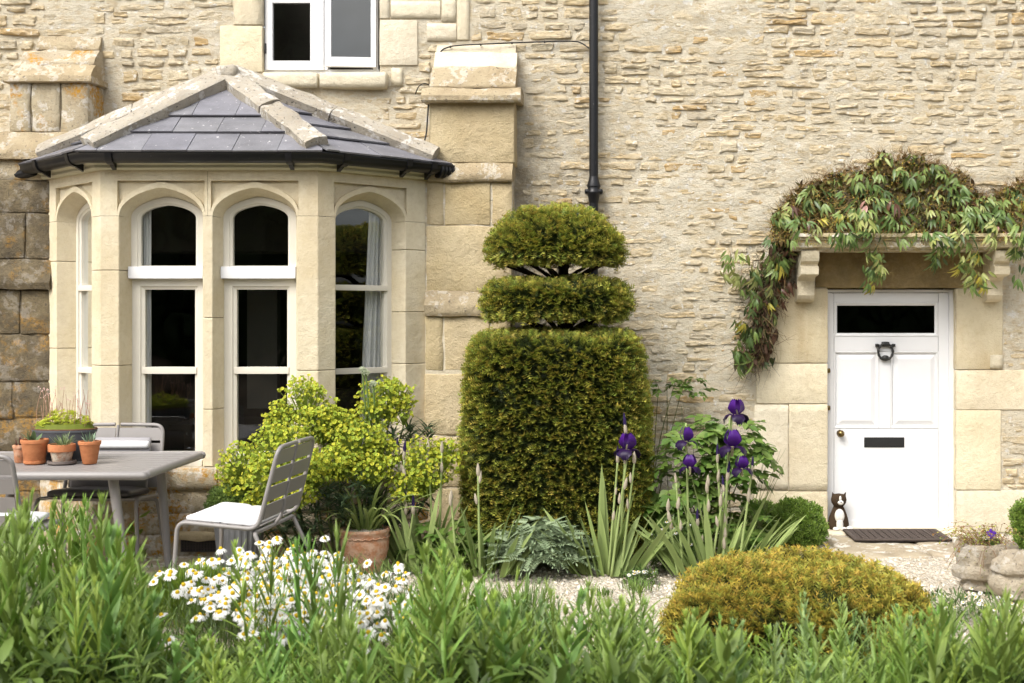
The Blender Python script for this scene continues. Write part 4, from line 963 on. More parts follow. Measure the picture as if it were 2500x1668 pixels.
pE = pot('wide dark grey planter of yellow-green sedum behind the terracotta pots', 158, -1.58, .115, .095, .19, ZT, M['lead'], .012, sx=1.66)
mb = MB(); lathe(mb, [(.1165, .184), (.119, .19), (.116, .194), (.112, .19)], 36); mb.obj('rusty_rim', m_plain('rust', (.14, .07, .035), .8, .3, var=.4), pE)
lp = empty('flowerpot', (wx(891, -1.45), -1.45, 0)); tag(lp, 'big round terracotta garden pot with a roped rim beside the euphorbia', 'pot')
mb = MB(); lathe(mb, [(0, 0), (.095, 0), (.10, .01), (.125, .07), (.145, .14), (.150, .19), (.146, .215), (.143, .22)], 40); mb.obj('body', M['lily'], lp, sharp=50)
mb = MB(); lathe(mb, [(.143, .218), (.149, .222), (.150, .245), (.155, .25), (.157, .262), (.152, .27), (.138, .27), (.132, .25)], 40); mb.obj('rim', M['lily'], lp, sharp=50)
mb = MB(); tp_ = [(.152*math.cos(t), .152*math.sin(t), .222+.004*math.sin(t*22)) for t in np.linspace(0, 2*math.pi, 120)[:-1]]; tube(mb, tp_, .005, 6, closed=True); mb.obj('rope_band', M['lily'], lp)
mb = MB(); lathe(mb, [(.136, .25), (.07, .262), (0, .265)], 24); mb.obj('gravel_mulch', M['gravel'], lp)
zp = empty('planter', (wx(585, -1.3), -1.3, .018)); tag(zp, 'ribbed galvanised planter standing behind the right-hand chair', 'planter')
nr = 96; mb = MB(); V = []
for i, (r, z) in enumerate([(.125, 0), (.13, .02), (.155, .30), (.158, .305)]):
    for k in range(nr): t = 2*math.pi*k/nr; q = r+(.005 if (k % 4 < 2) and 0 < i < 3 else 0); V.append((q*math.cos(t), q*math.sin(t), z))
mb.add(np.array(V), [[i*nr+k, i*nr+(k+1) % nr, (i+1)*nr+(k+1) % nr, (i+1)*nr+k] for i in range(3) for k in range(nr)]); mb.obj('ribbed_wall', M['zinc'], zp, smooth=False)
mb = MB(); lathe(mb, [(.158, .30), (.164, .305), (.164, .315), (.157, .318), (.15, .31)], 40); mb.obj('rim', M['zinc'], zp); mb = MB(); lathe(mb, [(.155, .30), (0, .31)], 20); mb.obj('compost', M['soil'], zp)

# ------------------------------------------------------------------ stone trough and round stone pot by the path
def wornpot(label, X, Y, prof, seed, amp, name, mat, sx=1, sy=1):
    e = empty(name, (X, Y, 0)); tag(e, label, 'planter'); mb = MB(); P = []
    for i in range(len(prof)-1):
        for k in range(4): t = k/4; P.append((prof[i][0]*(1-t)+prof[i+1][0]*t, prof[i][1]*(1-t)+prof[i+1][1]*t))
    P.append(prof[-1]); lathe(mb, P, 40); V = mb.V[0]; th = np.arctan2(V[:, 1], V[:, 0])
    w = fbm(np.cos(th)*2.5+seed+V[:, 2]*7, np.sin(th)*2.5+V[:, 2]*9, seed, 4)*amp; r = np.hypot(V[:, 0], V[:, 1])+1e-9
    V[:, :2] *= (1+w/np.maximum(r, .05))[:, None]; V[:, 2] += w*.6*(V[:, 2] > .02); V[:, 0] *= sx; V[:, 1] *= sy; mb.obj('body', mat, e)
    return e
M['trough'] = m_ashlar('weathered_trough', (.37, .31, .23), (.52, .46, .36), stain=(.2, .15, .09), stain_amt=.7, black=.6, white=.3, bumpd=.03)
tr = wornpot('worn stone trough with trailing stems at the right-hand edge of the path', wx(2403, -1.9), -1.9, [(0, .0), (.13, 0), (.135, .02), (.115, .03), (.115, .055), (.16, .065), (.172, .10), (.165, .125), (.14, .135), (.155, .19), (.165, .24), (.15, .27), (.12, .265), (.1, .25), (0, .245)], 3, .04, 'stone_trough', M['trough'], 1.05, .8)
wornpot('rounded mossy stone pot at the right edge, in front of the trough', wx(2487, -2.1), -2.1, [(0, 0), (.13, 0), (.15, .05), (.15, .1), (.13, .13), (.16, .15), (.155, .2), (.11, .235), (.05, .25), (0, .25)], 8, .05, 'stone_pot', M['trough'], 1, .9)

# ------------------------------------------------------------------ doormat
dm = empty('doormat', (2.118, -.30, .009)); tag(dm, 'dark brown rubber doormat with openwork pattern before the white door', 'doormat')
mm = m_plain('brown_rubber', (.085, .065, .055), .7, .3, var=.35, scale=40)
mb = MB(); mb.add(*rbox(-.342, .342, -.21, .21, 0, .008, r=.003, step=9)); mb.obj('mat_base', m_plain('mat_base_rubber', (.05, .04, .034), .85, .2, var=.4), dm)
mb = MB()
for b in ((-.342, .342, -.21, -.185), (-.342, .342, .185, .21), (-.342, -.317, -.184, .184), (.317, .342, -.184, .184), (-.245, -.235, -.184, .184), (.235, .245, -.184, .184), (-.004, .004, -.184, .184)): mb.add(*rbox(b[0], b[1], b[2], b[3], .006, .018, r=.004, step=9))
mb.obj('mat_border', mm, dm)
mb = MB()
for i in range(13):
    for j in range(8):
        cx_, cy_ = -.30+i*.05, -.16+j*.046; t = np.linspace(0, 2*math.pi, 9)[:-1]
        tube(mb, [(cx_+.02*math.cos(k), cy_+.018*math.sin(k), .012) for k in t], .0045, 5, closed=True)
mb.obj('mat_fretwork', mm, dm)

# ------------------------------------------------------------------ cat doorstop
ct = empty('cat_doorstop', (wx(2046, .02), .005, .004)); tag(ct, 'dark brown and white sitting cat doorstop beside the white door', 'doorstop')
fur = m_plain('brown_felt', (.055, .036, .022), .9, .1, bump=.004, bscale=200); wf = m_plain('white_felt', (.72, .69, .64), .9, .1, bump=.003, bscale=200)
def ell(c, r, n=10, tilt=0):
    mb = MB(); V, F = gridcube([n, n, n]); V = nrm(V)*np.array(r)
    if tilt: V = V@np.array(Matrix.Rotation(tilt, 3, 'Y')).T
    mb.add(V+np.array(c), F); return mb
mb = MB(); lathe(mb, [(0, 0), (.058, .0), (.074, .012), (.078, .04), (.070, .085), (.056, .125), (.044, .155), (.036, .172), (.042, .182), (.054, .20), (.058, .222), (.052, .246), (.034, .262), (0, .268)], 28)
V = mb.V[0]; V[:, 1] *= .72; V[:, 1] -= np.where(V[:, 2] > .175, .012, 0); mb.obj('body', fur, ct)
for mbx, nm_, mt in ((ell((.0, -.043, .105), (.036, .022, .052)), 'white_chest', wf), (ell((0, -.048, .045), (.026, .02, .05)), 'white_belly', wf), (ell((.006, -.055, .205), (.022, .014, .017)), 'white_muzzle', wf), (ell((.004, -.047, .232), (.010, .012, .022)), 'white_blaze', wf), (ell((.006, -.069, .211), (.006, .004, .004), 5), 'nose', M['iron']),
                    (ell((-.028, -.05, .012), (.022, .032, .014)), 'paw', wf), (ell((.028, -.05, .012), (.022, .032, .014)), 'paw', wf), (ell((.074, -.04, .014), (.024, .03, .016)), 'paw', wf), (ell((-.02, -.05, .223), (.005, .003, .006), 5), 'eye', M['iron']), (ell((.026, -.049, .223), (.005, .003, .006), 5), 'eye', M['iron'])):
    mbx.obj(nm_, mt, ct)
for x, dx in ((-.036, -.012), (.036, .018)):
    mb = MB(); b0 = np.array([x, -.01, .246]); mb.add([b0+[-.016, 0, 0], b0+[.016, 0, 0], b0+[0, -.014, 0], b0+[0, .014, 0], b0+[dx, -.004, .034]], [[0, 2, 4], [2, 1, 4], [1, 3, 4], [3, 0, 4]]); mb.obj('ear', fur, ct, smooth=False)
# PART-D
# ================================================================== planting
M['yew'] = m_leaf('yew_needles', .5, .3, .18, var=0); M['box'] = m_leaf('box_leaves', .45, .4, .2, var=.0)
M['green'] = m_leaf('green_leaves', .45, .35, .3, var=.2, vscale=30); M['glauc'] = m_leaf('glaucous_leaves', .55, .3, .22, var=.1)
M['lime'] = m_leaf('lime_bracts', .6, .2, .32, var=0); M['petal'] = m_leaf('white_petals', .65, .2, .35, var=0)
M['purple'] = m_leaf('violet_petals', .45, .3, .25, var=0); M['clem'] = m_leaf('clematis_leaves', .38, .45, .22, var=.12, vscale=40)
M['bark'] = m_plain('dark_bark', (.06, .042, .028), .9, .2, var=.5, scale=40, bump=.01)
n = NT('twigs'); n.col(n.attr()); n.set(Roughness=.8, Specular_IOR_Level=.2); M['twig'] = n.mat

def sampleRev(prof, n, sup=2, front=.7):
    "points and normals on a surface of revolution (plan = superellipse)"
    p = np.array(prof, float); seg = np.diff(p, axis=0); L = np.hypot(seg[:, 0], seg[:, 1]); A = L*(p[:-1, 0]+p[1:, 0])/2
    i = rng.choice(len(L), n, p=A/A.sum()); t = rng.random(n); r = p[i, 0]+seg[i, 0]*t; z = p[i, 1]+seg[i, 1]*t
    th = np.where(rng.random(n) < front, ru(-math.pi, 0, n), ru(0, math.pi, n)); c, s_ = np.cos(th), np.sin(th)
    k = (np.abs(c)**sup+np.abs(s_)**sup)**(-1/sup); P = np.stack([r*k*c, r*k*s_, z], -1)
    nr_, nz = seg[i, 1]/L[i], -seg[i, 0]/L[i]
    g = np.stack([np.sign(c)*np.abs(c)**(sup-1), np.sign(s_)*np.abs(s_)**(sup-1)], -1); g /= np.linalg.norm(g, axis=1, keepdims=True)
    N = np.stack([nr_*g[:, 0], nr_*g[:, 1], nz], -1); return P, nrm(N)
def sprigT(m=6, nl=.30, nw=.09, droop=.25, spread=.22):
    V = []; F = []; Wt = []
    for k in range(m):
        t = .08+.84*k/(m-1); z = -droop*t*t
        for s in (-1, 1):
            b = len(V); V += [(t-nw/2, 0, z), (t+nw/2, 0, z), (t+spread, s*nl*(1-.35*t), z+.07)]; F.append([b, b+1, b+2]); Wt += [t, t, min(1, t+.2)]
    b = len(V); V += [(.85, -.05, -droop*.72), (.85, .05, -droop*.72), (1.12, 0, -droop*1.15)]; F.append([b, b+1, b+2]); Wt += [.9, .9, 1]
    return np.array(V, float), np.array(F), np.array(Wt)
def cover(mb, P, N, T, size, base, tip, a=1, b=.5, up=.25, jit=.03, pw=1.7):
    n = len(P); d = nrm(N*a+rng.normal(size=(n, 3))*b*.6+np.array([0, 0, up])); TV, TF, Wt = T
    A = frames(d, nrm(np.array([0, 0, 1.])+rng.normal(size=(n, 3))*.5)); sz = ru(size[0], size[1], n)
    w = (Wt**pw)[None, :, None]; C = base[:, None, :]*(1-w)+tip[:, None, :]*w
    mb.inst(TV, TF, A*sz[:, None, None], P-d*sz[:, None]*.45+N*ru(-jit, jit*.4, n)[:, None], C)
def colmix(n, cols, var=.15):
    c = np.array(cols, float); i = rng.integers(0, len(c), n); return c[i]*ru(1-var, 1+var, n)[:, None]
YT = sprigT(5, .36, .16, .3, .2)
def yewpart(name, parent, prof, n, sup, tips, core=.07, size=(.046, .078), front=.72, wob=.012, base=((.030, .045, .012), (.04, .06, .015))):
    P, N = sampleRev(prof, n, sup, front); P = P+N*(fbm(P[:, 0]*6+P[:, 1]*4, P[:, 2]*6+P[:, 1]*4, 7, 3)*wob*3)[:, None]
    hol = fbm(P[:, 0]*34+P[:, 1]*29, P[:, 2]*34-P[:, 1]*21, 41, 2); kp = hol > ru(-.30, .10, n); P, N = P[kp], N[kp]; n1 = len(P)
    mb = MB(); cover(mb, P, N, YT, size, colmix(n1, base), colmix(n1, tips, .25), 1, .42, .25)
    k = n//2; P2, N2 = sampleRev(prof, k, sup, front); cover(mb, P2-N2*.045, N2, YT, (.06, .09), colmix(k, base), colmix(k, ((.03, .045, .012), (.045, .06, .016))), .7, .9, .1)
    p = np.array(prof, float); q = []
    for r, z in p: q.append((max(0, r-core), z))
    lathe(mb, q, 28, (0, 0, 0), (.032, .046, .013)); V = mb.V[-1]; th = np.arctan2(V[:, 1], V[:, 0]); kk = (np.abs(np.cos(th))**sup+np.abs(np.sin(th))**sup)**(-1/sup); V[:, 0] *= kk; V[:, 1] *= kk
    return mb.obj(name, M['yew'], parent, smooth=False)
# ---- topiary yew
TXc, TYc = wx(1358, -.75), -.75; sT = S(TYc)
ty = empty('topiary_yew', (TXc, TYc, 0)); tag(ty, 'tall clipped yew topiary of block, disc and dome against the house wall', 'topiary')
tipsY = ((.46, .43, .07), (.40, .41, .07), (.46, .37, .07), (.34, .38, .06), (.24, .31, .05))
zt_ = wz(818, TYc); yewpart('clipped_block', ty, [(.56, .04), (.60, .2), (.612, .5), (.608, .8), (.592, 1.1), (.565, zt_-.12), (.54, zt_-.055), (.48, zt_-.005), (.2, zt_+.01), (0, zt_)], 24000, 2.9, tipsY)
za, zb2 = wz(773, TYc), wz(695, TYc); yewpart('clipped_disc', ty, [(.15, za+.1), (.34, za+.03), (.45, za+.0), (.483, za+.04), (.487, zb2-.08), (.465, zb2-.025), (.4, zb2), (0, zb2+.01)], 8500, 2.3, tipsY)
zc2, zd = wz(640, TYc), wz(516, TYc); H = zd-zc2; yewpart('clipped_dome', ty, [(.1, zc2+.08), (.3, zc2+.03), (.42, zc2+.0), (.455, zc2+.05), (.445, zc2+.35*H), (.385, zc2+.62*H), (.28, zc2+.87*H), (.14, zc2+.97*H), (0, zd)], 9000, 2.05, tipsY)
mb = MB(); tx = wx(1374, TYc)-TXc; tube(mb, [(tx, 0, 0), (tx, 0, .8), (tx+.01, 0, zt_), (tx, 0, zd-.2)], [.07, .06, .05, .03], 10); mb.obj('trunk', M['bark'], ty)
for zz, rr, nb in ((zt_-.0, .36, 11), (zb2-.02, .34, 12)):
    for k in range(nb):
        t = 2*math.pi*k/nb+.3; mb = MB(); e_ = (math.cos(t)*rr, math.sin(t)*rr, zz+.16+.03*math.sin(k*3)); tube(mb, smoothpath([(tx, 0, zz-.04), (tx*.6+e_[0]*.35, e_[1]*.35, zz+.06+.03*math.sin(k)), e_], 4), [.02-.0016*i for i in range(9)], 6); mb.obj('branch', M['bark'], ty)
# ---- golden yew mound
MY = -3.0; md = empty('yew_mound', (wx(1945, MY), MY, 0)); tag(md, 'low golden yew mound rising behind the foreground shoots', 'shrub')
hz_ = wz(1380, MY); rr = .635
prof = [(rr*math.cos(t)**.8 if t < 1.55 else 0, hz_*math.sin(t)**.8) for t in np.linspace(0.02, math.pi/2, 12)]; prof = [(rr, .0)]+prof
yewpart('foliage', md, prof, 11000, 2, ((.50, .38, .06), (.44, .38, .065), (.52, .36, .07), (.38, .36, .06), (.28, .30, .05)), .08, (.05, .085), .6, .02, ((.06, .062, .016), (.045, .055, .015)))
# ---- box balls
def boxT():
    V = []; F = []; Wt = []
    for k in range(7):
        t = k/6; a = k*2.4; r = .32*(1-.4*t); c = np.array([t*.9, math.cos(a)*r, math.sin(a)*r]); o = np.array([.12, -math.sin(a)*.13, math.cos(a)*.13]); b = len(V)
        V += [c*[1, .2, .2], c+o-[.0, 0, 0], c+[.28, 0, 0]*np.array(1.), c-o+[.12, 0, 0]]; F.append([b, b+1, b+2, b+3]); Wt += [t*.6, t, min(1, t+.3), t]
    return np.array(V, float), np.array(F), np.array(Wt)
BT = boxT()
def boxball(label, X, Y, r, h, n=2600, tips=((.20, .31, .045), (.16, .27, .04), (.26, .37, .07)), base=((.02, .045, .01), (.03, .06, .014)), z0=0, name='box_ball', parent=None, size=(.032, .055), mat=None):
    e = parent or empty(name, (X, Y, z0))
    if parent is None: tag(e, label, 'shrub')
    prof = [(r*.8, .02)]+[(r*max(0, math.cos(t))**.85, h*(.42+.58*math.sin(t)) if t > 0 else h*(.42+.42*math.sin(t))) for t in np.linspace(-1.0, math.pi/2, 12)]
    P, N = sampleRev(prof, n, 2, .65); P = P+N*(fbm(P[:, 0]*12, P[:, 2]*12+P[:, 1]*9, 5, 2)*.06)[:, None]
    mb = MB(); cover(mb, P, N, BT, size, colmix(n, base), colmix(n, tips, .2), 1, .7, .35, .02, .8); lathe(mb, [(max(0, q[0]-.035), q[1]) for q in prof], 18, (0, 0, 0), (.025, .05, .012))
    if parent is not None: mb.V = [v+np.array([X, Y, z0]) for v in mb.V]
    mb.obj('foliage', mat or M['box'], e, smooth=False); return e
boxball('rounded box ball on the gravel left of the white door', wx(1950, -.55), -.55, .175, .30)
boxball('smaller box ball half hidden behind the irises', wx(1868, -.4), -.4, .135, .26, 1700)
boxball('box ball cut by the right-hand edge of the picture', wx(2512, -.7), -.7, .1, .34, 1500)
hb = boxball('fine-leaved green herb dome growing in the galvanised planter', wx(577, -1.3), -1.3, .17, .2, 2600, ((.20, .27, .06), (.16, .25, .05), (.13, .20, .05)), ((.05, .09, .02),), .31, 'herb_dome')

# ---- leaf blades
def blade(mb, base, dirh, L, w, lean, curve, col, tipcol=None, nseg=10, fold=.35, prof=None, twist=0):
    "strap or sword leaf rising from base; dirh = horizontal heading (rad), lean = start angle from vertical, curve = added angle to the tip"
    P = np.array(base, float); hx = np.array([math.cos(dirh), math.sin(dirh), 0]); side = np.array([-math.sin(dirh+twist), math.cos(dirh+twist), 0]); V = []; C = []
    tipcol = col if tipcol is None else tipcol
    for i in range(nseg+1):
        t = i/nseg; a = lean+curve*t**1.6; d = hx*math.sin(a)+np.array([0, 0, math.cos(a)])
        ww = w*((prof(t)) if prof else (min(1, .75+t)*(1-t**5)**.8)); nn = np.cross(side, d)
        V += [P-side*ww+nn*ww*fold, P.copy(), P+side*ww+nn*ww*fold]; c = np.array(col)*(1-t)+np.array(tipcol)*t; C += [c*1.05, c*.88, c*1.05]
        P = P+d*L/nseg
    F = np.array([[i*3+k, (i+1)*3+k, (i+1)*3+k+1, i*3+k+1] for i in range(nseg) for k in range(2)]); mb.add(np.array(V), F, np.array(C))
sword = lambda t: min(1, .7+1.2*t)*max(0, 1-t**3.2)**.9
lance = lambda t: (math.sin(math.pi*min(1, t**.75))**.9)+.02

# ---- iris
def petalmesh(L, Wd, f, col, tip, n=8, m=8, ruff=.28):
    "f(t) -> (forward, up) of the midrib"
    V = []; C = []
    for i in range(n+1):
        t = i/n; x, z = f(t); w = Wd*(math.sin(math.pi*min(.93, .08+.86*t))**.7)
        for j in range(m+1):
            s = 2*j/m-1; V.append((x, s*w, z+ruff*Wd*math.sin(s*7+t*9)*t*abs(s)-.25*w*s*s)); c = np.array(col)*(1-t)+np.array(tip)*t; C.append(c)
    F = np.array([[i*(m+1)+j, (i+1)*(m+1)+j, (i+1)*(m+1)+j+1, i*(m+1)+j+1] for i in range(n) for j in range(m)]); mb = MB(); mb.add(np.array(V)*L, F, np.array(C)); return mb
stdm = petalmesh(.085, .42, lambda t: (.12+.42*math.sin(t*2.6)*.8, .95*t), (.042, .007, .115), (.065, .010, .18)).mesh('standard', M['purple'])
falm = petalmesh(.085, .44, lambda t: (.12+.75*math.sin(min(1.5, t*1.75)), .20*math.sin(t*2.2)-.95*max(0, t-.25)**1.3), (.025, .005, .055), (.010, .003, .026)).mesh('fall', M['purple'])
budm = {}
def budmesh(kind):
    if kind not in budm:
        mb = MB(); lathe(mb, [(.004, 0), (.011, .012), (.0125, .03), (.009, .05), (.004, .064), (.0008, .07)], 9, (0, 0, 0), (.50, .44, .34))
        if kind: lathe(mb, [(.008, .046), (.0095, .06), (.0075, .085), (.003, .105), (.0006, .112)], 9, (0, 0, 0), (.035, .02, .09))
        V = mb.V; mb.V[0] *= [1, .8, 1]; budm[kind] = mb.mesh('bud', M['petal'])
    return budm[kind]
IRG = (.21, .28, .085); IRL = (.31, .39, .14)
def irisclump(label, px, Y, leaves, stems, flowers, z0=0, lw=.024):
    X = wx(px, Y); e = empty('iris_clump', (X, Y, z0)); tag(e, label, 'iris', 'bearded irises in front of the house')
    for (dx, dy, head, L, lean, cv) in leaves:
        mb = MB(); k = ru(.85, 1.15); blade(mb, (dx, dy, 0), head, L, lw*ru(.85, 1.15), lean, cv, np.array(IRG)*k, np.array(IRL)*k, 10, .12, sword, twist=ru(-.9, .9)); mb.obj('leaf', M['glauc'], e)
    for (dx, dy, tx, ty_, h, buds) in stems:
        mb = MB(); pts = smoothpath([(dx, dy, 0), (dx*.5+tx*.5, dy*.5+ty_*.5, h*.5), (tx, ty_, h)], 5); tube(mb, pts, np.linspace(.0095, .006, len(pts)), 7, (.32, .40, .15)); so = mb.obj('stem', M['glauc'], e)
        for (f, dark) in buds:
            q = np.array(pts[0])*(1-f)+np.array(pts[-1])*f; i = int(f*(len(pts)-1)); q = np.array(pts[i]); o = link('bud', budmesh(dark), so, tuple(q+np.array([ru(-.012, .012) if f < .98 else 0, -.006 if f < .98 else 0, -.01])))
            k = ru(.85, 1.15); o.scale = (k, k, k*1.1); o.rotation_euler = (ru(-.12, .12), ru(-.25, .25) if f < .98 else 0, ru(0, 6))
    for (fx, fy, fz, rz, sc) in flowers:
        mb = MB(); lathe(mb, [(.006, -.05), (.009, -.02), (.012, 0), (.008, .02), (.003, .03)], 8, (0, 0, 0), (.45, .42, .25)); fo = mb.obj('flower', M['petal'], e, loc=(fx, fy, fz)); fo.rotation_euler = (0, 0, rz); fo.scale = (sc, sc, sc)
        for k in range(3):
            o = link('petal', stdm, fo, (0, 0, .004)); o.rotation_euler = (0, -.1, 2*math.pi*k/3+.5)
            o = link('petal', falm, fo, (0, 0, .002)); o.rotation_euler = (0, .1, 2*math.pi*k/3-.52+ru(-.15, .15))
    return e
def fan(n, spread, L0, L1, width, lean=.75, dy=.08):
    out = []
    for i in range(n):
        t = (i+.5)/n*2-1; out.append((t*width+ru(-.02, .02), ru(-dy, dy), (0 if t > 0 else math.pi)+ru(-.7, .7), ru(L0, L1)*(1-.15*abs(t)), abs(t)*lean*.6+ru(.02, .2), ru(.1, .75)*abs(t)+ru(0, .15)))
    return out
def at(px, py, Y, X, z0=0): p = W(px, py, Y); return p[0]-X, p[2]-z0
def stemsfrom(lst, Y, X):
    out = []
    for (bx, tx, typ, buds) in lst:
        a = wx(bx, Y)-X; b, h = at(tx, typ, Y, X); dy = ru(-.06, .06); out.append((a, dy, b, dy+ru(-.02, .02), h, buds))
    return out
Yi = -1.55
X = wx(1745, Yi); irisclump('iris clump with five dark violet flowers, left of the door', 1745, Yi, fan(38, 1, .36, .62, .26, 1.0)+[(.18, 0, .2, .5, .7, .4), (.26, .03, 0, .48, .6, .3)],
    stemsfrom([(1668, 1651, 1178, [(1, 0), (.72, 0), (.5, 0)]), (1685, 1676, 1035, []), (1655, 1630, 1245, [(1, 0), (.85, 0), (.7, 0)]), (1725, 1728, 1185, [(1, 0), (.9, 0), (.72, 0), (.55, 0)]), (1770, 1753, 1130, [(1, 1), (.8, 0)]), (1760, 1790, 1015, []), (1765, 1782, 1020, [(.6, 1)]), (1775, 1772, 1235, [(1, 1), (.7, 0)]), (1800, 1835, 1150, [(1, 1), (.75, 0)]), (1760, 1770, 1310, [(1, 0), (.7, 0)]), (1720, 1705, 1285, [(1, 1), (.6, 0)]), (1730, 1765, 1195, [(1, 1), (.8, 0), (.6, 0)])], Yi, X),
    [(wx(1674, Yi)-X, 0, wz(1078, Yi), .5, 1.0), (wx(1684, Yi)-X, -.02, wz(1140, Yi), 1.9, .9), (wx(1786, Yi)-X, -.03, wz(1090, Yi), .2, 1.2), (wx(1800, Yi)-X, .04, wz(1015, Yi), 1.1, 1.1), (wx(1808, Yi)-X, -.05, wz(1142, Yi), 2.3, .92)])
X = wx(1480, Yi); irisclump('iris clump with one open violet flower, in front of the topiary yew', 1480, Yi, fan(32, 1, .3, .6, .2, 1.0)+[(-.03, 0, 1.5, .68, .06, .05), (.0, .02, 1.8, .6, .1, .05)],
    stemsfrom([(1492, 1531, 1105, [(.9, 0), (.75, 0), (.6, 0)]), (1485, 1508, 1128, [(1, 1), (.7, 1), (.5, 0)]), (1515, 1548, 1128, [(1, 0), (.85, 0), (.65, 0)]), (1512, 1529, 1060, [(1, 1)])], Yi, X), [(wx(1531, Yi)-X, -.02, wz(1098, Yi), .9, 1.15)])
X = wx(1185, Yi); irisclump('iris clump in bud before the left corner of the topiary yew', 1185, Yi, fan(26, 1, .3, .5, .18, .9), stemsfrom([(1172, 1167, 1160, [(1, 0), (.93, 0), (.78, 0)]), (1115, 1100, 1222, [(1, 0), (.93, 0)])], Yi, X), [])
X = wx(1030, -1.4); irisclump('iris clump with dark tight buds beside the big terracotta pot', 1030, -1.4, fan(30, 1, .34, .54, .22, .9),
    stemsfrom([(985, 970, 1110, [(1, 1), (.8, 0), (.65, 0)]), (992, 986, 1120, [(1, 1), (.85, 0), (.7, 0)]), (990, 1012, 1250, [(1, 1)]), (1060, 1042, 1105, [(1, 0), (.95, 0)]), (1070, 1077, 1105, [(1, 0), (.85, 0)]), (990, 990, 1225, [(1, 1), (.8, 0)])], -1.4, X), [])

# ---- alliums
al = empty('allium', (wx(905, -1.25), -1.25, 0)); tag(al, 'three tall allium stems with small white heads above the euphorbia', 'flower')
mb = MB(); N = 110; d = nrm(rng.normal(size=(N, 3))); TVs = np.array([(0, 0, 0), (.85, -.07, 0), (1, 0, 0), (.85, .07, 0), (.8, 0, -.08), (.8, 0, .08)]); TFs = np.array([[0, 1, 2, 3], [0, 4, 2, 5]])
mb.inst(TVs, TFs, frames(d)*ru(.8, 1.1, N)[:, None, None], np.zeros((N, 3)), np.array([.66, .70, .55])*ru(.85, 1.1, N)[:, None]); hm = mb.mesh('flower_head', M['petal'], smooth=False)
for px, py, r, bx in ((885, 903, .028, 905), (893, 910, .03, 915), (911, 937, .028, 922)):
    c = W(px, py, -1.25)-np.array(al.location); mb = MB(); b = W(bx, 1330, -1.25)-np.array(al.location); tube(mb, smoothpath([b, (b*.4+c*.6)+[.01, 0, 0], c], 5), .006, 6, (.13, .2, .05)); mb.obj('stem', M['glauc'], al)
    o = link('flower_head', hm, al, tuple(c)); o.scale = (r, r, r*.85)

# ---- euphorbia
eu = empty('euphorbia', (wx(800, -1.35), -1.35, 0)); tag(eu, 'large euphorbia covered in acid yellow-green flower heads under the bay', 'shrub'); EO = np.array(eu.location)
TVc = [(0, 0, -.35)]; TFc = []
for k in range(7): t = 2*math.pi*k/7; TVc.append((math.cos(t), math.sin(t), .12*math.cos(2*t)))
TFc = np.array([[0, 1+k, 1+(k+1) % 7] for k in range(7)]); TVc = np.array(TVc)
heads = [(820, 1060, 60, 45, -1.3), (690, 1030, 45, 40, -1.3), (900, 1150, 60, 45, -1.45), (700, 1160, 60, 45, -1.5), (590, 1190, 40, 35, -1.4), (1085, 1110, 40, 40, -1.25), (745, 985, 62, 62, -1.25), (950, 975, 66, 60, -1.1), (915, 1015, 50, 45, -1.2), (790, 1035, 70, 55, -1.35), (700, 1090, 75, 55, -1.45), (870, 1080, 70, 60, -1.4), (600, 1135, 62, 50, -1.4), (565, 1165, 35, 35, -1.3), (660, 1165, 60, 48, -1.55), (760, 1150, 80, 55, -1.55), (930, 1110, 55, 52, -1.35), (1040, 1150, 78, 75, -1.3), (720, 1210, 60, 40, -1.6), (640, 1225, 45, 30, -1.5), (985, 1000, 30, 45, -1.15), (830, 1135, 60, 45, -1.5), (990, 1195, 45, 40, -1.4)]
lv = MB(); LT, LF = leafT([.02, .05, .06, .045, .008], .12, .2)
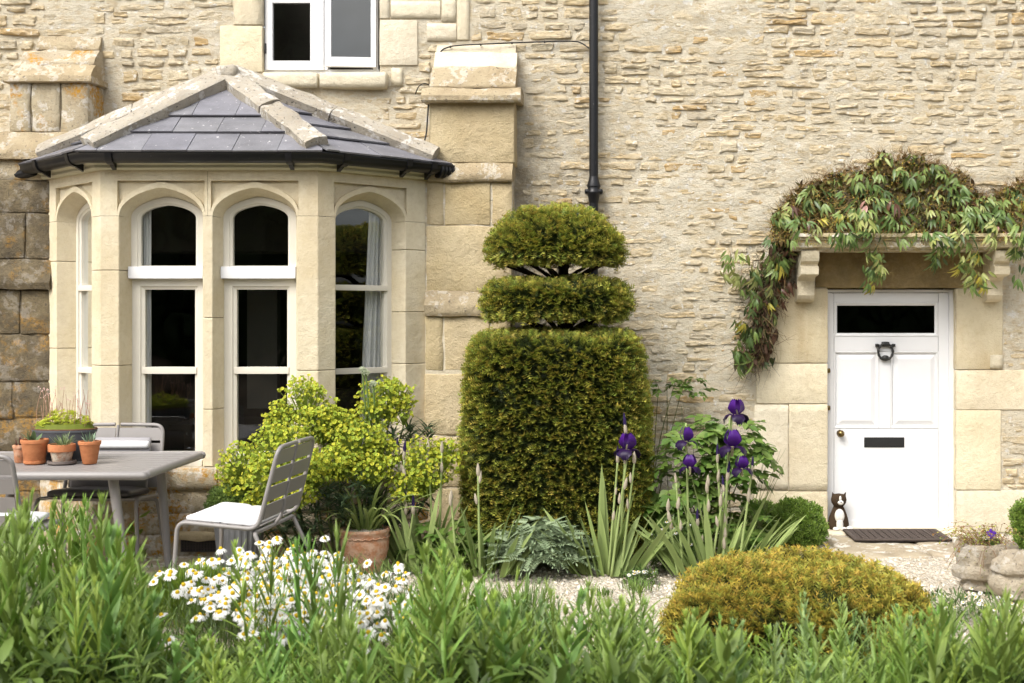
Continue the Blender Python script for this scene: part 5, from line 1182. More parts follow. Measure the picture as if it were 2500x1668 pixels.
for px, py, rx, rzv, Y in heads:
    s = S(Y); c = W(px, py, Y)-EO; a = np.array([rx/s, rx/s*.8, rzv/s]); n = int(300*(rx/55)**1.7)
    d = nrm(rng.normal(size=(n, 3))); d[:, 2] = np.where(d[:, 2] < -.45, -d[:, 2], d[:, 2]); rr = ru(.45, 1.15, n)**.6*(1+.35*vnoise(d[:, 0]*2.5+px, d[:, 2]*2.5, 6)); P = c+d*a*rr[:, None]
    f = frames(nrm(d*.6+rng.normal(size=(n, 3))*.5+[0, -.35, .35])); A = np.stack([f[..., 1], f[..., 2], f[..., 0]], -1); sz = ru(.0085, .0135, n)
    cc = colmix(n, ((.52, .51, .05), (.46, .50, .055), (.55, .50, .05), (.38, .45, .06)), .18); C = np.repeat(cc[:, None], 8, 1); C[:, 0] *= np.array([.55, .75, .6])
    mb = MB(); mb.inst(TVc, TFc, A*sz[:, None, None], P, C)
    core = c+np.array([0, 0, -a[2]*.9]); N2 = n//2
    for i in range(N2): tube(mb, [core, P[i]], .0016, 3, (.25, .33, .05), cap=False)
    # small green bracts through the head
    m_ = n//2; dd = nrm(rng.normal(size=(m_, 3))); mb.inst(LT, LF, frames(dd+[0, 0, .3])*ru(.03, .045, m_)[:, None, None]*np.array([1, 2.2, 1]), c+dd*a*ru(.3, .8, m_)[:, None], colmix(m_, ((.20, .27, .04), (.28, .34, .05))))
    mb.obj('flower_head', M['lime'], eu, smooth=False)
    b = np.array([c[0]*.45+ru(-.08, .08), c[1]*.4+.1, .02]); pth = smoothpath([b, b*.4+core*.6+[0, .03, .02], core], 6); stm = MB(); tube(stm, pth, np.linspace(.008, .005, len(pth)), 6, (.16, .2, .06)); stm.obj('stem', M['glauc'], eu)
    npos = 90; t = ru(.25, .97, npos); ii = (t*(len(pth)-1)).astype(int); Pp = np.array(pth)[ii]; h = ru(0, 6.28, npos); dv = np.stack([np.cos(h), np.sin(h), ru(-.35, .45, npos)], -1)
    lv.inst(LT, LF, frames(dv)*ru(.07, .12, npos)[:, None, None], Pp, colmix(npos, ((.06, .10, .045), (.075, .12, .05), (.05, .085, .035)), .2))
for px, py, Y in ((1000, 1050, -1.15), (1045, 1045, -1.15), (960, 1070, -1.2), (840, 1230, -1.6), (880, 1180, -1.55), (770, 1260, -1.6), (800, 1200, -1.6), (740, 1290, -1.5), (860, 1260, -1.4), (700, 1260, -1.5), (920, 1220, -1.35), (960, 1260, -1.3)):
    c = W(px, py, Y)-EO; n = 70; h = ru(0, 6.28, n); dv = np.stack([np.cos(h), np.sin(h), ru(-.1, .9, n)], -1); lv.inst(LT, LF, frames(dv)*ru(.07, .13, n)[:, None, None], c+np.stack([ru(-.01, .01, n), ru(-.01, .01, n), ru(-.1, .03, n)], -1), colmix(n, ((.065, .105, .05), (.085, .13, .06)), .2)); stm = MB(); tube(stm, smoothpath([(c[0]*.6, .1, 0), c*.6+[0, 0, .05], c], 4), .005, 5, (.15, .19, .06)); stm.obj('stem', M['glauc'], eu)
lv.obj('leaves', M['glauc'], eu, kind='stuff')

# ---- lily leaves in the big pot
ll = empty('lily_plant', (wx(891, -1.45), -1.45, .26)); tag(ll, 'arching strap-leaved plant growing in the big terracotta pot', 'plant')
for i in range(52):
    mb = MB(); h = ru(0, 6.28); k = ru(.8, 1.2); blade(mb, (.045*math.cos(h)*ru(0, 1.6), .045*math.sin(h)*ru(0, 1.6), 0), h+ru(-.4, .4), ru(.28, .5), ru(.007, .012), ru(.1, .95), ru(.6, 2.2), np.array((.23, .31, .08))*k, np.array((.34, .42, .14))*k, 10, .4); mb.obj('leaf', M['green'], ll)

# ---- rose bush behind the irises, rose sprig by the topiary
def compound(seed, n=5):
    mb = MB(); T, F = leafT([.05, .27, .36, .31, .16, .02], .12, .25); 
    pts = [(0, 0, 0), (.5, 0, .02), (1, 0, -.05)]; tube(mb, pts, .012, 4, (.15, .22, .05)); P = []; D = []
    for k in range(n//2):
        for s in (-1, 1): P.append((.35+.38*k, 0, 0)); D.append((.45, s*.8, ru(-.15, .1)))
    P.append((1, 0, -.05)); D.append((1, 0, -.2)); m_ = len(P); mb.inst(T, F, frames(np.array(D))*ru(.5, .65, m_)[:, None, None], np.array(P, float), colmix(m_, ((.13, .22, .04), (.10, .19, .035), (.18, .27, .06)), .1)); return mb.mesh('leaf', M['green'])
cmp_ = [compound(i, 5 if i % 2 else 7) for i in range(6)]
def leafy(name, label, cat, base, spots, nleaf, sz=(.07, .1), twigs=8, mat=None):
    e = empty(name, tuple(base)); tag(e, label, cat)
    for k in range(twigs):
        c, r = spots[k % len(spots)]; q = np.array(c)+rng.normal(size=3)*np.array(r)*.6; pth = smoothpath([(ru(-.06, .06), ru(-.04, .04), 0), q*.5+[ru(-.05, .05), 0, .05], q], 5); mb = MB(); tube(mb, pth, np.linspace(.006, .002, len(pth)), 5, (.13, .14, .05)); mb.obj('stem', M['twig'], e)
    for k in range(nleaf):
        c, r = spots[rng.integers(len(spots))]; d = nrm(rng.normal(size=3)); p = np.array(c)+d*np.array(r)*ru(.5, 1)**.6; o = link('leaf', cmp_[rng.integers(len(cmp_))], e, tuple(p)); s = ru(*sz); o.scale = (s, s, s)
        o.rotation_euler = (ru(-.5, .5), ru(-.2, .7), math.atan2(d[1]-.4, d[0])+ru(-.6, .6))
    return e
Yr = -.95; B0 = np.array([wx(1720, Yr), Yr, 0])
sp = lambda px, py, rx, rz_, Y=Yr: (tuple(W(px, py, Y)-B0), (rx/S(Y), .12, rz_/S(Y)))
leafy('rose_bush', 'leafy rose bush filling in behind the violet irises', 'shrub', B0, [sp(1780, 1045, 50, 35), sp(1720, 1060, 70, 35), sp(1830, 1130, 40, 40), sp(1700, 1100, 90, 60), sp(1760, 1160, 75, 60), sp(1650, 1170, 70, 70), sp(1720, 1240, 110, 60), sp(1630, 1260, 45, 70), sp(1810, 1090, 45, 30), sp(1700, 1300, 110, 40), sp(1790, 1260, 60, 60)], 298, (.095, .14), 14)
B0 = np.array([wx(1590, -.25), -.25, 0]); sp2 = lambda px, py, rx, rz_: (tuple(W(px, py, -.2)-B0), (rx/330, .05, rz_/330))
leafy('rose_shoot', 'single leafy rose shoot reaching out right of the topiary yew', 'shrub', B0, [sp2(1670, 930, 40, 16), sp2(1690, 945, 35, 14), sp2(1640, 940, 25, 14), sp2(1605, 945, 14, 10)], 26, (.06, .085), 4)

B0 = np.array([wx(1095, -1.3), -1.3, 0]); sp3 = lambda px, py, rx, rz_: (tuple(W(px, py, -1.3)-B0), (rx/S(-1.3), .1, rz_/S(-1.3)))
leafy('leafy_perennial', 'low dark leafy plant at the left foot of the topiary yew', 'plant', B0, [sp3(1095, 1300, 45, 40), sp3(1060, 1335, 60, 35), sp3(1130, 1340, 50, 30)], 70, (.09, .13), 8)
# ---- silver-green ferny plant
fp = empty('ferny_plant', (wx(1320, -1.45), -1.45, 0)); tag(fp, 'low mound of blue-green ferny leaves between two iris clumps', 'plant')
T, F = leafT([.02, .15, .2, .17, .06], .1, .2); mb = MB(); P = []; D = []; ns_ = 7
for k in range(ns_):
    t = .15+.8*k/ns_
    for s in (-1, 1): P.append((t, 0, -.25*t*t)); D.append((.35, s*.85, -.1))
P.append((.97, 0, -.23)); D.append((1, 0, -.4)); m_ = len(P); mb.inst(T, F, frames(np.array(D, float))*(.36*(1-.45*np.array([p[0] for p in P])))[:, None, None], np.array(P, float), colmix(m_, ((.22, .29, .165), (.28, .35, .21)), .12)); tube(mb, [(0, 0, 0), (.5, 0, -.06), (1, 0, -.25)], .012, 4, (.2, .25, .13)); fm = mb.mesh('leaf', M['glauc'])
for k in range(280):
    h = ru(-math.pi, math.pi); r = ru(0, 1)**.6; o = link('leaf', fm, fp, (.26*r*math.cos(h), .18*r*math.sin(h)-.03, .10+.24*(1-r*r)*ru(.6, 1.0))); s = ru(.09, .15); o.scale = (s, s, s); o.rotation_euler = (ru(-.4, .4), ru(-.5, .5), h+ru(-.7, .7))

# ---- daisies
mb_ = []
def daisy(reflex, seed):
    mb = MB(); T, F = leafT([.10, .19, .21, .19, .09], reflex, .0); n = 15; h = np.arange(n)*2*math.pi/n+rng.normal(size=n)*.06; dv = np.stack([np.cos(h), np.sin(h), np.full(n, .05)], -1)
    mb.inst(T, F, frames(dv)*ru(.017, .0205, n)[:, None, None], dv*.0065, np.array([.80, .80, .78])*ru(.94, 1.02, n)[:, None]); lathe(mb, [(.0088, -.001), (.0085, .005), (.0055, .0105), (.0, .0125)], 10, (0, 0, 0), (.72, .52, .03)); return mb.mesh('flower', M['petal'], smooth=True)
dms = [daisy(r, i) for i, r in enumerate((.1, .35, .6, .95, .0))]
dp_ = empty('daisy_patch', (wx(760, -2.9), -2.9, 0)); tag(dp_, 'wide patch of white daisies with yellow centres in front of the chair', 'daisies'); DO = np.array(dp_.location)
st_ = MB(); fo_ = MB(); cnt = 0; LTn, LFn = leafT([.02, .05, .05, .03, .005], .1, .1)
while cnt < 290:
    k = rng.random()
    if k < .78: px, Y = rng.normal(700, 120), ru(-4.0, -2.5)
    elif k < .96: px, Y = rng.normal(940, 70), ru(-3.6, -2.5)
    else: px, Y = rng.normal(460, 50), ru(-3.6, -2.7)
    if not 395 < px < 1085: continue
    dens = 1-abs(px-740)/450; h = ru(.26, .44)*(.8+.2*dens)*(.72 if px > 815 else 1)
    X = wx(px, Y); b = np.array([X, Y, 0])-DO; p = b+[ru(-.05, .05), ru(-.05, .02), h]
    o = link('flower', dms[rng.integers(5)], dp_, tuple(p)); s = ru(.95, 1.25); o.scale = (s, s, s); o.rotation_euler = (ru(.1, .75), ru(-.45, .45), ru(-.4, .4))
    tube(st_, smoothpath([b, b*.5+p*.5+[ru(-.02, .02), 0, 0], p], 3), .0018, 4, (.14, .2, .05), cap=False); cnt += 1
xf = MB()
for i in range(280):
    px = rng.normal(720, 135); Y = ru(-3.9, -2.5); h = ru(.18, .36); p = np.array([wx(px, Y), Y, h])-DO; me_ = dms[rng.integers(5)]; V = np.empty(len(me_.vertices)*3); me_.vertices.foreach_get('co', V); V = V.reshape(-1, 3)
    C = np.empty(len(V)*4, np.float32); me_.color_attributes['col'].data.foreach_get('color', C); Rm = np.array(Matrix.Rotation(ru(.1, .8), 3, 'X') @ Matrix.Rotation(ru(-.4, .4), 3, 'Y')); xf.add(V@Rm.T*ru(.85, 1.2)+p, [list(q.vertices) for q in me_.polygons], C.reshape(-1, 4)[:, :3])
xf.obj('more_flowers', M['petal'], dp_, kind='stuff')
st_.obj('stems', M['green'], dp_, kind='stuff')
N = 7500; px = rng.normal(720, 165, N); Yv = ru(-3.5, -2.4, N); Xv = (px-VX)/(FPX/(CD+Yv)); hh = ru(.02, .26, N); dv = rng.normal(size=(N, 3))*.6+[0, 0, .9]
fo_.inst(LTn, LFn, frames(dv)*ru(.04, .08, N)[:, None, None], np.stack([Xv, Yv, hh], -1)-DO, colmix(N, ((.10, .17, .04), (.14, .21, .05), (.08, .13, .03)), .2)); fo_.obj('ferny_foliage', M['green'], dp_, kind='stuff')
# bright feathery plant left of the daisies
sg = empty('feathery_plant', (wx(480, -2.75), -2.75, 0)); tag(sg, 'bright green feathery cushion beside the daisies, right of the table legs', 'plant')
mb = MB(); N = 4200; a = ru(0, 6.28, N); r = ru(0, 1, N)**.5; P = np.stack([r*np.cos(a)*.36, r*np.sin(a)*.22, .03+.21*(1-r**2)*ru(.5, 1.05, N)], -1); dv = np.stack([np.cos(a)*r*.5, np.sin(a)*r*.5, np.full(N, .9)], -1)+rng.normal(size=(N, 3))*.2
mb.inst(LTn, LFn, frames(dv)*ru(.06, .12, N)[:, None, None]*np.array([1, .7, 1]), P, colmix(N, ((.20, .30, .035), (.26, .36, .05), (.14, .24, .03)), .15)); mb.obj('foliage', M['green'], sg, kind='stuff')
# PART-E
# ---- plants in the pots on the table
def potplant(name, label, X, Y, z): e = empty(name, (X, Y, z)); tag(e, label, 'plant'); return e
se = potplant('sedum', 'yellow-green sedum with thin pink flower stalks in the dark planter', wx(158, -1.58), -1.58, ZT+.175)
mb = MB(); N = 420; a = ru(0, 6.28, N); r = ru(0, 1, N)**.5; P = np.stack([r*np.cos(a)*.17, r*np.sin(a)*.1, .016+.075*(1-r**2.5)+.03*np.sin(a*3+r*9)], -1)
TVr = []; TFr = []
for k in range(7): t = k*2.4; q = .55+.45*(k/6); b = len(TVr); TVr += [(0, 0, .1*k/6), (q*math.cos(t-.35), q*math.sin(t-.35), .45), (q*1.25*math.cos(t), q*1.25*math.sin(t), .5), (q*math.cos(t+.35), q*math.sin(t+.35), .45)]; TFr.append([b, b+1, b+2, b+3])
f = frames(nrm(rng.normal(size=(N, 3))*.4+[0, 0, 1])); A = np.stack([f[..., 1], f[..., 2], f[..., 0]], -1); mb.inst(np.array(TVr), np.array(TFr), A*ru(.011, .018, N)[:, None, None], P, colmix(N, ((.56, .60, .08), (.48, .56, .07), (.60, .62, .10)), .15)); lathe(mb, [(.0, .05), (.1, .045), (.112, .01)], 20, (0, 0, 0), (.18, .22, .03)); mb.V[-1][:, 0] *= 1.6; mb.obj('rosettes', M['lime'], se, smooth=False, kind='stuff')
mb = MB()
for i in range(34):
    x, y = ru(-.16, .17), ru(-.07, .07); h = ru(.10, .23); q = (x+ru(-.03, .03), y, h+.03); tube(mb, smoothpath([(x, y, .03), (x*1.02, y, h*.6), q], 3), .0015, 4, (.42, .25, .18), cap=False)
    if i % 2:
        for k in range(5): c = np.array(q)+rng.normal(size=3)*[.008, .006, .012]; mb.add(np.array([(-1, 0, -1), (1, 0, -1), (1, 0, 1), (-1, 0, 1)])*.0028+c, [[0, 1, 2, 3]], (.62, .42, .38))
mb.obj('flower_stalks', M['twig'], se)
def tuft(name, label, X, Y, z, n, L, w, cols, spread=.9, curve=.8, mat='green', tip=None, rad=.02, prof=None):
    e = potplant(name, label, X, Y, z)
    for i in range(n):
        h = ru(0, 6.28); mb = MB(); c = np.array(cols[rng.integers(len(cols))])*ru(.85, 1.15); blade(mb, (rad*math.cos(h)*ru(0, 1), rad*math.sin(h)*ru(0, 1), 0), h, ru(*L), ru(*w), ru(.05, spread), ru(0, curve), c, c*1.2, 6, .3, prof); mb.obj('leaf', M[mat], e)
    return e
tuft('seedling', 'small grey-leaved seedling in the second terracotta pot', wx(80, -1.78), -1.78, ZT+.13, 7, (.05, .085), (.012, .018), ((.12, .18, .08), (.16, .22, .11)), 1.0, .9, 'glauc', prof=lance)
tuft('feathery_herb', 'feathery grey-green herb in the white-crusted pot', wx(156, -1.79), -1.79, ZT+.105, 60, (.05, .10), (.002, .004), ((.24, .30, .14), (.17, .23, .10)), 1.2, .8, 'glauc', rad=.04)
tuft('succulent', 'spiky blue-green succulent in the rightmost terracotta pot', wx(219, -1.78), -1.78, ZT+.12, 12, (.05, .085), (.006, .01), ((.24, .32, .22), (.18, .26, .17)), .9, .5, 'glauc', prof=lance)
tuft('bare_cutting', 'dark red cutting in the small pot at the left end', wx(48, -1.72), -1.72, ZT+.09, 6, (.04, .07), (.003, .006), ((.10, .035, .03),), .7, .2)

# ---- evergreen clematis over the canopy
cl = empty('clematis', (wx(1846, -.1), -.1, 0)); tag(cl, 'evergreen clematis heaped over the door canopy and hanging down its left side', 'climber'); CO = np.array(cl.location)
def trif(cols, dr, n=3):
    mb = MB(); T, F = leafT([.02, .09, .125, .13, .11, .07, .012], dr, .35); D = [(.95, .05, -.2), (.8, .42, -.1), (.8, -.45, -.25)][:n]; D = D+[(D[0][0], -.3, -.9), (.5, .3, -1.0)]; m_ = len(D)
    c0 = colmix(m_, cols, .15); C = np.repeat(c0[:, None], len(T), 1); C[:, 1::3] *= np.array([1.22, 1.15, 1.2]); C[:, -3:] *= np.array([1.1, .8, .7])
    mb.inst(T, F, frames(np.array(D, float))*ru(.9, 1.1, m_)[:, None, None], np.array([(.35, 0, -.02)]*(m_-2)+[(.1, -.35, .15), (.2, .4, -.25)]), C); tube(mb, [(0, 0, 0), (.35, 0, -.02)], .012, 4, (.2, .16, .06)); return mb.mesh('leaf', M['clem'])
kinds = [trif(((.16, .24, .06), (.20, .28, .08)), .3), trif(((.11, .18, .045), (.09, .15, .04)), .5), trif(((.27, .32, .09), (.32, .35, .12)), .25), trif(((.36, .38, .14), (.30, .34, .12)), .6), trif(((.07, .12, .035), (.06, .10, .03)), .2), trif(((.13, .20, .05), (.19, .26, .07)), .8, 2), trif(((.42, .40, .07), (.38, .33, .05)), .5), trif(((.30, .13, .11), (.36, .20, .16)), .5, 2), trif(((.09, .04, .025), (.13, .06, .03)), .9, 2)]
ox = [1760, 1870, 1900, 1960, 2010, 2100, 2160, 2240, 2300, 2370, 2420, 2460, 2520]; oy = [590, 550, 492, 440, 418, 382, 362, 368, 395, 432, 462, 432, 415]
leaves = 0
ox2 = np.linspace(1760, 2520, 140); oy = np.interp(ox2, ox, oy)+24*fbm(ox2/42, ox2*0, 77, 3)+8; ox = ox2
def put(px, py, Y, kind, sc, head, pitch):
    global leaves
    p = W(px, py, Y)-CO; o = link('leaf', kinds[kind], cl, tuple(p)); o.scale = (sc, sc, sc); o.rotation_euler = (ru(-.8, .8), pitch, head); leaves += 1
KP = [.26, .25, .11, .06, .13, .12, .03, .025, .015]
for i in range(175):
    px = ru(1885, 2515); t = np.interp(px, ox, oy); py = t+(585-t)*ru(.0, 1)**.85; fr = (py-t)/(590-t)
    put(px, py, -.08-.34*min(1, fr*1.15)+ru(-.06, .05), rng.choice(9, p=KP), ru(.062, .10), -math.pi/2+ru(-1.1, 1.1), ru(-.2, 1.0))
for (x0, y0), (x1, y1), n, Y, sp_ in (((2130, 590), (2140, 690), 15, -.42, 22), ((2350, 590), (2390, 690), 22, -.42, 34), ((2480, 590), (2495, 680), 7, -.4, 14), ((2300, 590), (2290, 640), 6, -.41, 14), ((2060, 560), (2060, 590), 5, -.42, 20)):
    for k in range(n): t = ru(0, 1); put(x0+(x1-x0)*t+ru(-sp_, sp_), y0+(y1-y0)*t, Y+ru(-.02, .03), rng.choice(9, p=KP), ru(.065, .09), -math.pi/2+ru(-1.2, 1.2), ru(.8, 1.4))
for (x0, y0), (x1, y1), n, sp_, kk in (((1930, 570), (1860, 660), 16, 30, None), ((1860, 650), (1850, 800), 20, 28, None), ((1840, 790), (1840, 900), 20, 36, (1, 4, 5)), ((1800, 610), (1790, 700), 10, 28, (0, 2, 3)), ((1800, 780), (1800, 790), 4, 18, (1, 6)), ((1795, 850), (1800, 860), 4, 14, (1, 4)), ((1912, 610), (1915, 730), 14, 16, (8, 8, 1))):
    for k in range(n): t = ru(0, 1); put(x0+(x1-x0)*t+ru(-sp_, sp_), y0+(y1-y0)*t, ru(-.22, -.06), (rng.choice(kk) if kk else rng.choice(9, p=KP)), ru(.065, .10), -math.pi/2+ru(-1.3, 1.3), ru(.7, 1.4))
tw = MB(); N = 3600
def ribs(P0, D, L, w, C):
    n = len(P0); s = nrm(np.cross(D, rng.normal(size=(n, 3)))); b = rng.normal(size=(n, 3))*L[:, None]*.18; P1 = P0+D*L[:, None]*.5+b; P2 = P0+D*L[:, None]
    V = np.stack([P0-s*w, P0+s*w, P1-s*w*.8, P1+s*w*.8, P2-s*w*.3, P2+s*w*.3], 1).reshape(-1, 3); I = (np.arange(n)*6)[:, None]; F = np.concatenate([I+np.array([[0, 1, 3, 2]]), I+np.array([[2, 3, 5, 4]])]); tw.add(V, F, np.repeat(C, 6, 0))
px = ru(1880, 2515, N); t = np.interp(px, ox, oy); py = t+8+(585-t)*ru(0, 1, N); fr = (py-t)/(590-t); Yv = -.03-.33*np.clip(fr*ru(.3, 1.15, N), 0, 1); s = FPX/(CD+Yv)
P = np.stack([(px-VX)/s, Yv, CZ-(py-VY)/s], -1)-CO; D = nrm(rng.normal(size=(N, 3))*[1, .7, .8]+[0, 0, .35]); ribs(P, D, ru(.04, .13, N), .0016, colmix(N, ((.26, .17, .06), (.19, .11, .045), (.34, .25, .08), (.15, .13, .04)), .2))
N = 900; k = ru(0, 1, N); px = np.interp(k, [0, .3, .7, 1], [1925, 1870, 1855, 1835])+rng.normal(size=N)*22; py = np.interp(k, [0, .3, .7, 1], [570, 660, 780, 900]); Yv = ru(-.2, -.03, N); s = FPX/(CD+Yv)
P = np.stack([(px-VX)/s, Yv, CZ-(py-VY)/s], -1)-CO; ribs(P, nrm(rng.normal(size=(N, 3))*[.6, .5, .5]-[0, 0, .8]), ru(.06, .2, N), .0018, colmix(N, ((.10, .06, .035), (.06, .04, .025), (.16, .11, .05)), .2))
N = 130; k = ru(0, 1, N); c0 = rng.integers(0, 2, N); px = np.where(c0 == 0, 2130+k*14, 2352+k*40)+rng.normal(size=N)*14; py = 585+k*95; Yv = np.full(N, -.40); s = FPX/(CD+Yv); P = np.stack([(px-VX)/s, Yv, CZ-(py-VY)/s], -1)-CO; ribs(P, nrm(rng.normal(size=(N, 3))*.6-[0, 0, .8]), ru(.04, .1, N), .0014, colmix(N, ((.22, .17, .06),), .2))
# fine twigs standing out of the outline, and specks of seed and bud
N = 600; px = ru(1880, 2515, N); t = np.interp(px, ox, oy); Yv = ru(-.3, -.04, N); s = FPX/(CD+Yv); P = np.stack([(px-VX)/s, Yv, CZ-(t+10-VY)/s], -1)-CO; ribs(P, nrm(rng.normal(size=(N, 3))*[.8, .5, .3]+[0, 0, .9]), ru(.03, .12, N), .0012, colmix(N, ((.20, .12, .05), (.13, .07, .03)), .2))
N = 1600; px = ru(1880, 2515, N); t = np.interp(px, ox, oy); py = t+(600-t)*ru(0, 1, N); fr = (py-t)/(590-t); Yv = -.06-.33*np.clip(fr, 0, 1); s = FPX/(CD+Yv); P = np.stack([(px-VX)/s, Yv, CZ-(py-VY)/s], -1)-CO
q = np.array([(-1, 0, -1), (1, 0, -1), (1, 0, 1), (-1, 0, 1)])*.004; A = frames(rng.normal(size=(N, 3))); tw.inst(q, np.array([[0, 1, 2, 3]]), A, P, colmix(N, ((.40, .28, .05), (.22, .22, .05), (.30, .17, .05)), .2))
# old leaf litter underneath, so that no wall shows through the heap
N = 3200; px = ru(1890, 2515, N); t = np.interp(px, ox, oy)+6; py = t+(582-t)*ru(0, 1, N); fr = (py-t)/(590-t); Yv = -.02-.24*np.clip(fr, 0, 1); s = FPX/(CD+Yv); P = np.stack([(px-VX)/s, Yv, CZ-(py-VY)/s], -1)-CO; T, F = leafT([.05, .22, .2, .02], .3, .2)
tw.inst(T, F, frames(rng.normal(size=(N, 3)))*ru(.04, .07, N)[:, None, None], P, colmix(N, ((.10, .12, .035), (.15, .10, .04), (.17, .17, .05), (.09, .06, .03)), .25))
N = 420; k = ru(0, 1, N); px = np.interp(k, [0, .3, .7, 1], [1925, 1885, 1865, 1845])+rng.normal(size=N)*18; py = np.interp(k, [0, .3, .7, 1], [575, 660, 780, 880]); Yv = ru(-.16, -.02, N); s = FPX/(CD+Yv); P = np.stack([(px-VX)/s, Yv, CZ-(py-VY)/s], -1)-CO
tw.inst(T, F, frames(rng.normal(size=(N, 3))*[.6, .6, .5]-[0, 0, .8])*ru(.05, .09, N)[:, None, None], P, colmix(N, ((.07, .04, .025), (.05, .07, .022), (.10, .05, .03)), .25))
tw.obj('twigs', M['twig'], cl, smooth=False, kind='stuff')

# ---- fleabane and small plants on the gravel
fle = [daisy(.1, 1)]
def fleabane(label, px, Y, rx, ry, h, nf, nl, cols=((.09, .15, .04), (.12, .19, .05))):
    e = empty('fleabane', (wx(px, Y), Y, 0)); tag(e, label, 'flowers'); mb = MB(); a = ru(0, 6.28, nl); r = ru(0, 1, nl)**.5; P = np.stack([r*np.cos(a)*rx, r*np.sin(a)*ry, ru(.01, 1, nl)*h*(1-.5*r)], -1)
    mb.inst(LTn, LFn, frames(rng.normal(size=(nl, 3))+[0, 0, .5])*ru(.03, .06, nl)[:, None, None]*np.array([1, 1.8, 1]), P, colmix(nl, cols, .2)); mb.obj('foliage', M['green'], e, kind='stuff')
    for i in range(nf):
        a_ = ru(0, 6.28); r_ = ru(0, 1)**.5; z = h*(.55+ru(0, .5))*(1-.3*r_); p = (r_*math.cos(a_)*rx, r_*math.sin(a_)*ry-.02, z); o = link('flower', fle[0], e, p); o.scale = (.5, .5, .5); o.rotation_euler = (ru(.2, .9), ru(-.4, .4), 0)
        mb = MB(); tube(mb, [(p[0]*.9, p[1]*.9, z*.3), p], .001, 3, (.12, .17, .05), cap=False); mb.obj('stem', M['green'], e)
fleabane('fleabane with tiny white daisies left of the violet irises', 1640, -1.3, .16, .1, .34, 26, 1500)
fleabane('low fleabane on the gravel between the two right-hand iris clumps', 1560, -1.7, .12, .07, .08, 12, 300)
fleabane('fleabane sprawling in front of the stone trough', 2340, -2.6, .28, .2, .16, 26, 700)
def grasstuft(label, px, Y, n, L, rad, cols=((.13, .21, .04), (.10, .17, .03)), w=(.002, .0035), name='grass_tuft'):
    e = empty(name, (wx(px, Y), Y, 0)); tag(e, label, 'grass'); mb = MB()
    for i in range(n): h = ru(0, 6.28); c = np.array(cols[rng.integers(len(cols))])*ru(.8, 1.2); blade(mb, (rad*math.cos(h)*ru(0, 1), rad*math.sin(h)*ru(0, 1), 0), h+ru(-.6, .6), ru(*L), ru(*w), ru(.05, .5), ru(.2, 1.0), c, c*1.2, 5, .3)
    mb.obj('blades', M['green'], e, kind='stuff')
grasstuft('dark green grass tuft on the gravel in the middle foreground', 1285, -2.95, 150, (.16, .34), .09, w=(.0025, .005))
grasstuft('small mat of grass on the gravel below the iris with one open flower', 1560, -1.95, 120, (.03, .07), .13)
grasstuft('tiny grass tuft on the gravel beside the golden yew mound', 1475, -2.1, 60, (.03, .06), .06)
ws = empty('feather_grass', (wx(1830, -.9), -.9, 0)); tag(ws, 'thin arching feather grass stems leaning right over the irises', 'grass')
for i in range(12):
    mb = MB(); q = W(ru(1870, 1945), ru(1080, 1200), -.95)-np.array(ws.location); b = np.array([ru(-.05, .05), ru(-.05, .05), .05]); tube(mb, smoothpath([b, b*.45+q*.55+[0, 0, .05], q], 5), np.linspace(.0025, .0007, 11), 4, (.24, .27, .12), cap=False); mb.obj('stem', M['green'], ws)
for i in range(7):
    mb = MB(); q = W(ru(1610, 1780), ru(990, 1060), -.8)-np.array(ws.location); b = np.array([q[0]*.9, 0, .05]); tube(mb, [b, q], [.003, .0012], 4, (.16, .2, .08), cap=False); mb.obj('stem', M['green'], ws)
wd = empty('broad_leaved_weed', (wx(335, -1.03), -1.03, 0)); tag(wd, 'lime-green broad-leaved weed growing at the foot of the bay plinth', 'plant')
for i in range(16):
    mb = MB(); h = ru(0, 6.28); z = ru(.0, .3)*(i > 8); c = np.array((.24, .34, .05))*ru(.7, 1.15); blade(mb, (ru(-.03, .03), ru(-.03, .0), z), h, ru(.07, .12), ru(.022, .034), ru(.5, 1.1), ru(.3, .9), c, c*1.1, 6, .25, lance); mb.obj('leaf', M['green'], wd)
mb = MB(); tube(mb, [(0, 0, 0), (.01, 0, .33)], .004, 5, (.25, .1, .06)); mb.obj('stem', M['twig'], wd)
tp2 = empty('trailing_plant', (wx(2403, -1.9), -1.9, .25)); tag(tp2, 'wiry trailing plant spilling over the stone trough', 'plant')
mb = MB(); T, F = leafT([.1, .45, .4, .05], .1, .2)
for i in range(70):
    h = ru(2.2, 5.6); L = ru(.08, .24); b = np.array([ru(-.12, .1), ru(-.1, .06), 0]); q = b+[math.cos(h)*L, math.sin(h)*L*.7, ru(-.14, .13)]; m2 = b*.5+q*.5+[0, 0, .06]; tube(mb, smoothpath([b, m2, q], 3), .0014, 3, (.22, .12, .06), cap=False)
    pp = np.array(smoothpath([b, m2, q], 3))[1:]; nn = len(pp)*2; pp = np.repeat(pp, 2, 0)+rng.normal(size=(nn, 3))*.008; mb.inst(T, F, frames(rng.normal(size=(nn, 3)))*ru(.008, .014, nn)[:, None, None], pp, colmix(nn, ((.33, .32, .06), (.22, .27, .05), (.24, .13, .05)), .2))
mb.obj('stems', M['twig'], tp2, smooth=False, kind='stuff')
pa = empty('pansy', (wx(2418, -1.95), -1.95, .25)); tag(pa, 'single violet pansy above the stone trough', 'flower'); mb = MB(); tube(mb, [(0, 0, 0), (0, -.01, .07)], .002, 4, (.16, .24, .06))
mb.obj('stem', M['green'], pa); pm = petalmesh(.03, .5, lambda t: (t, .1*t), (.10, .02, .40), (.13, .03, .50), 4, 4).mesh('petal', M['purple'])
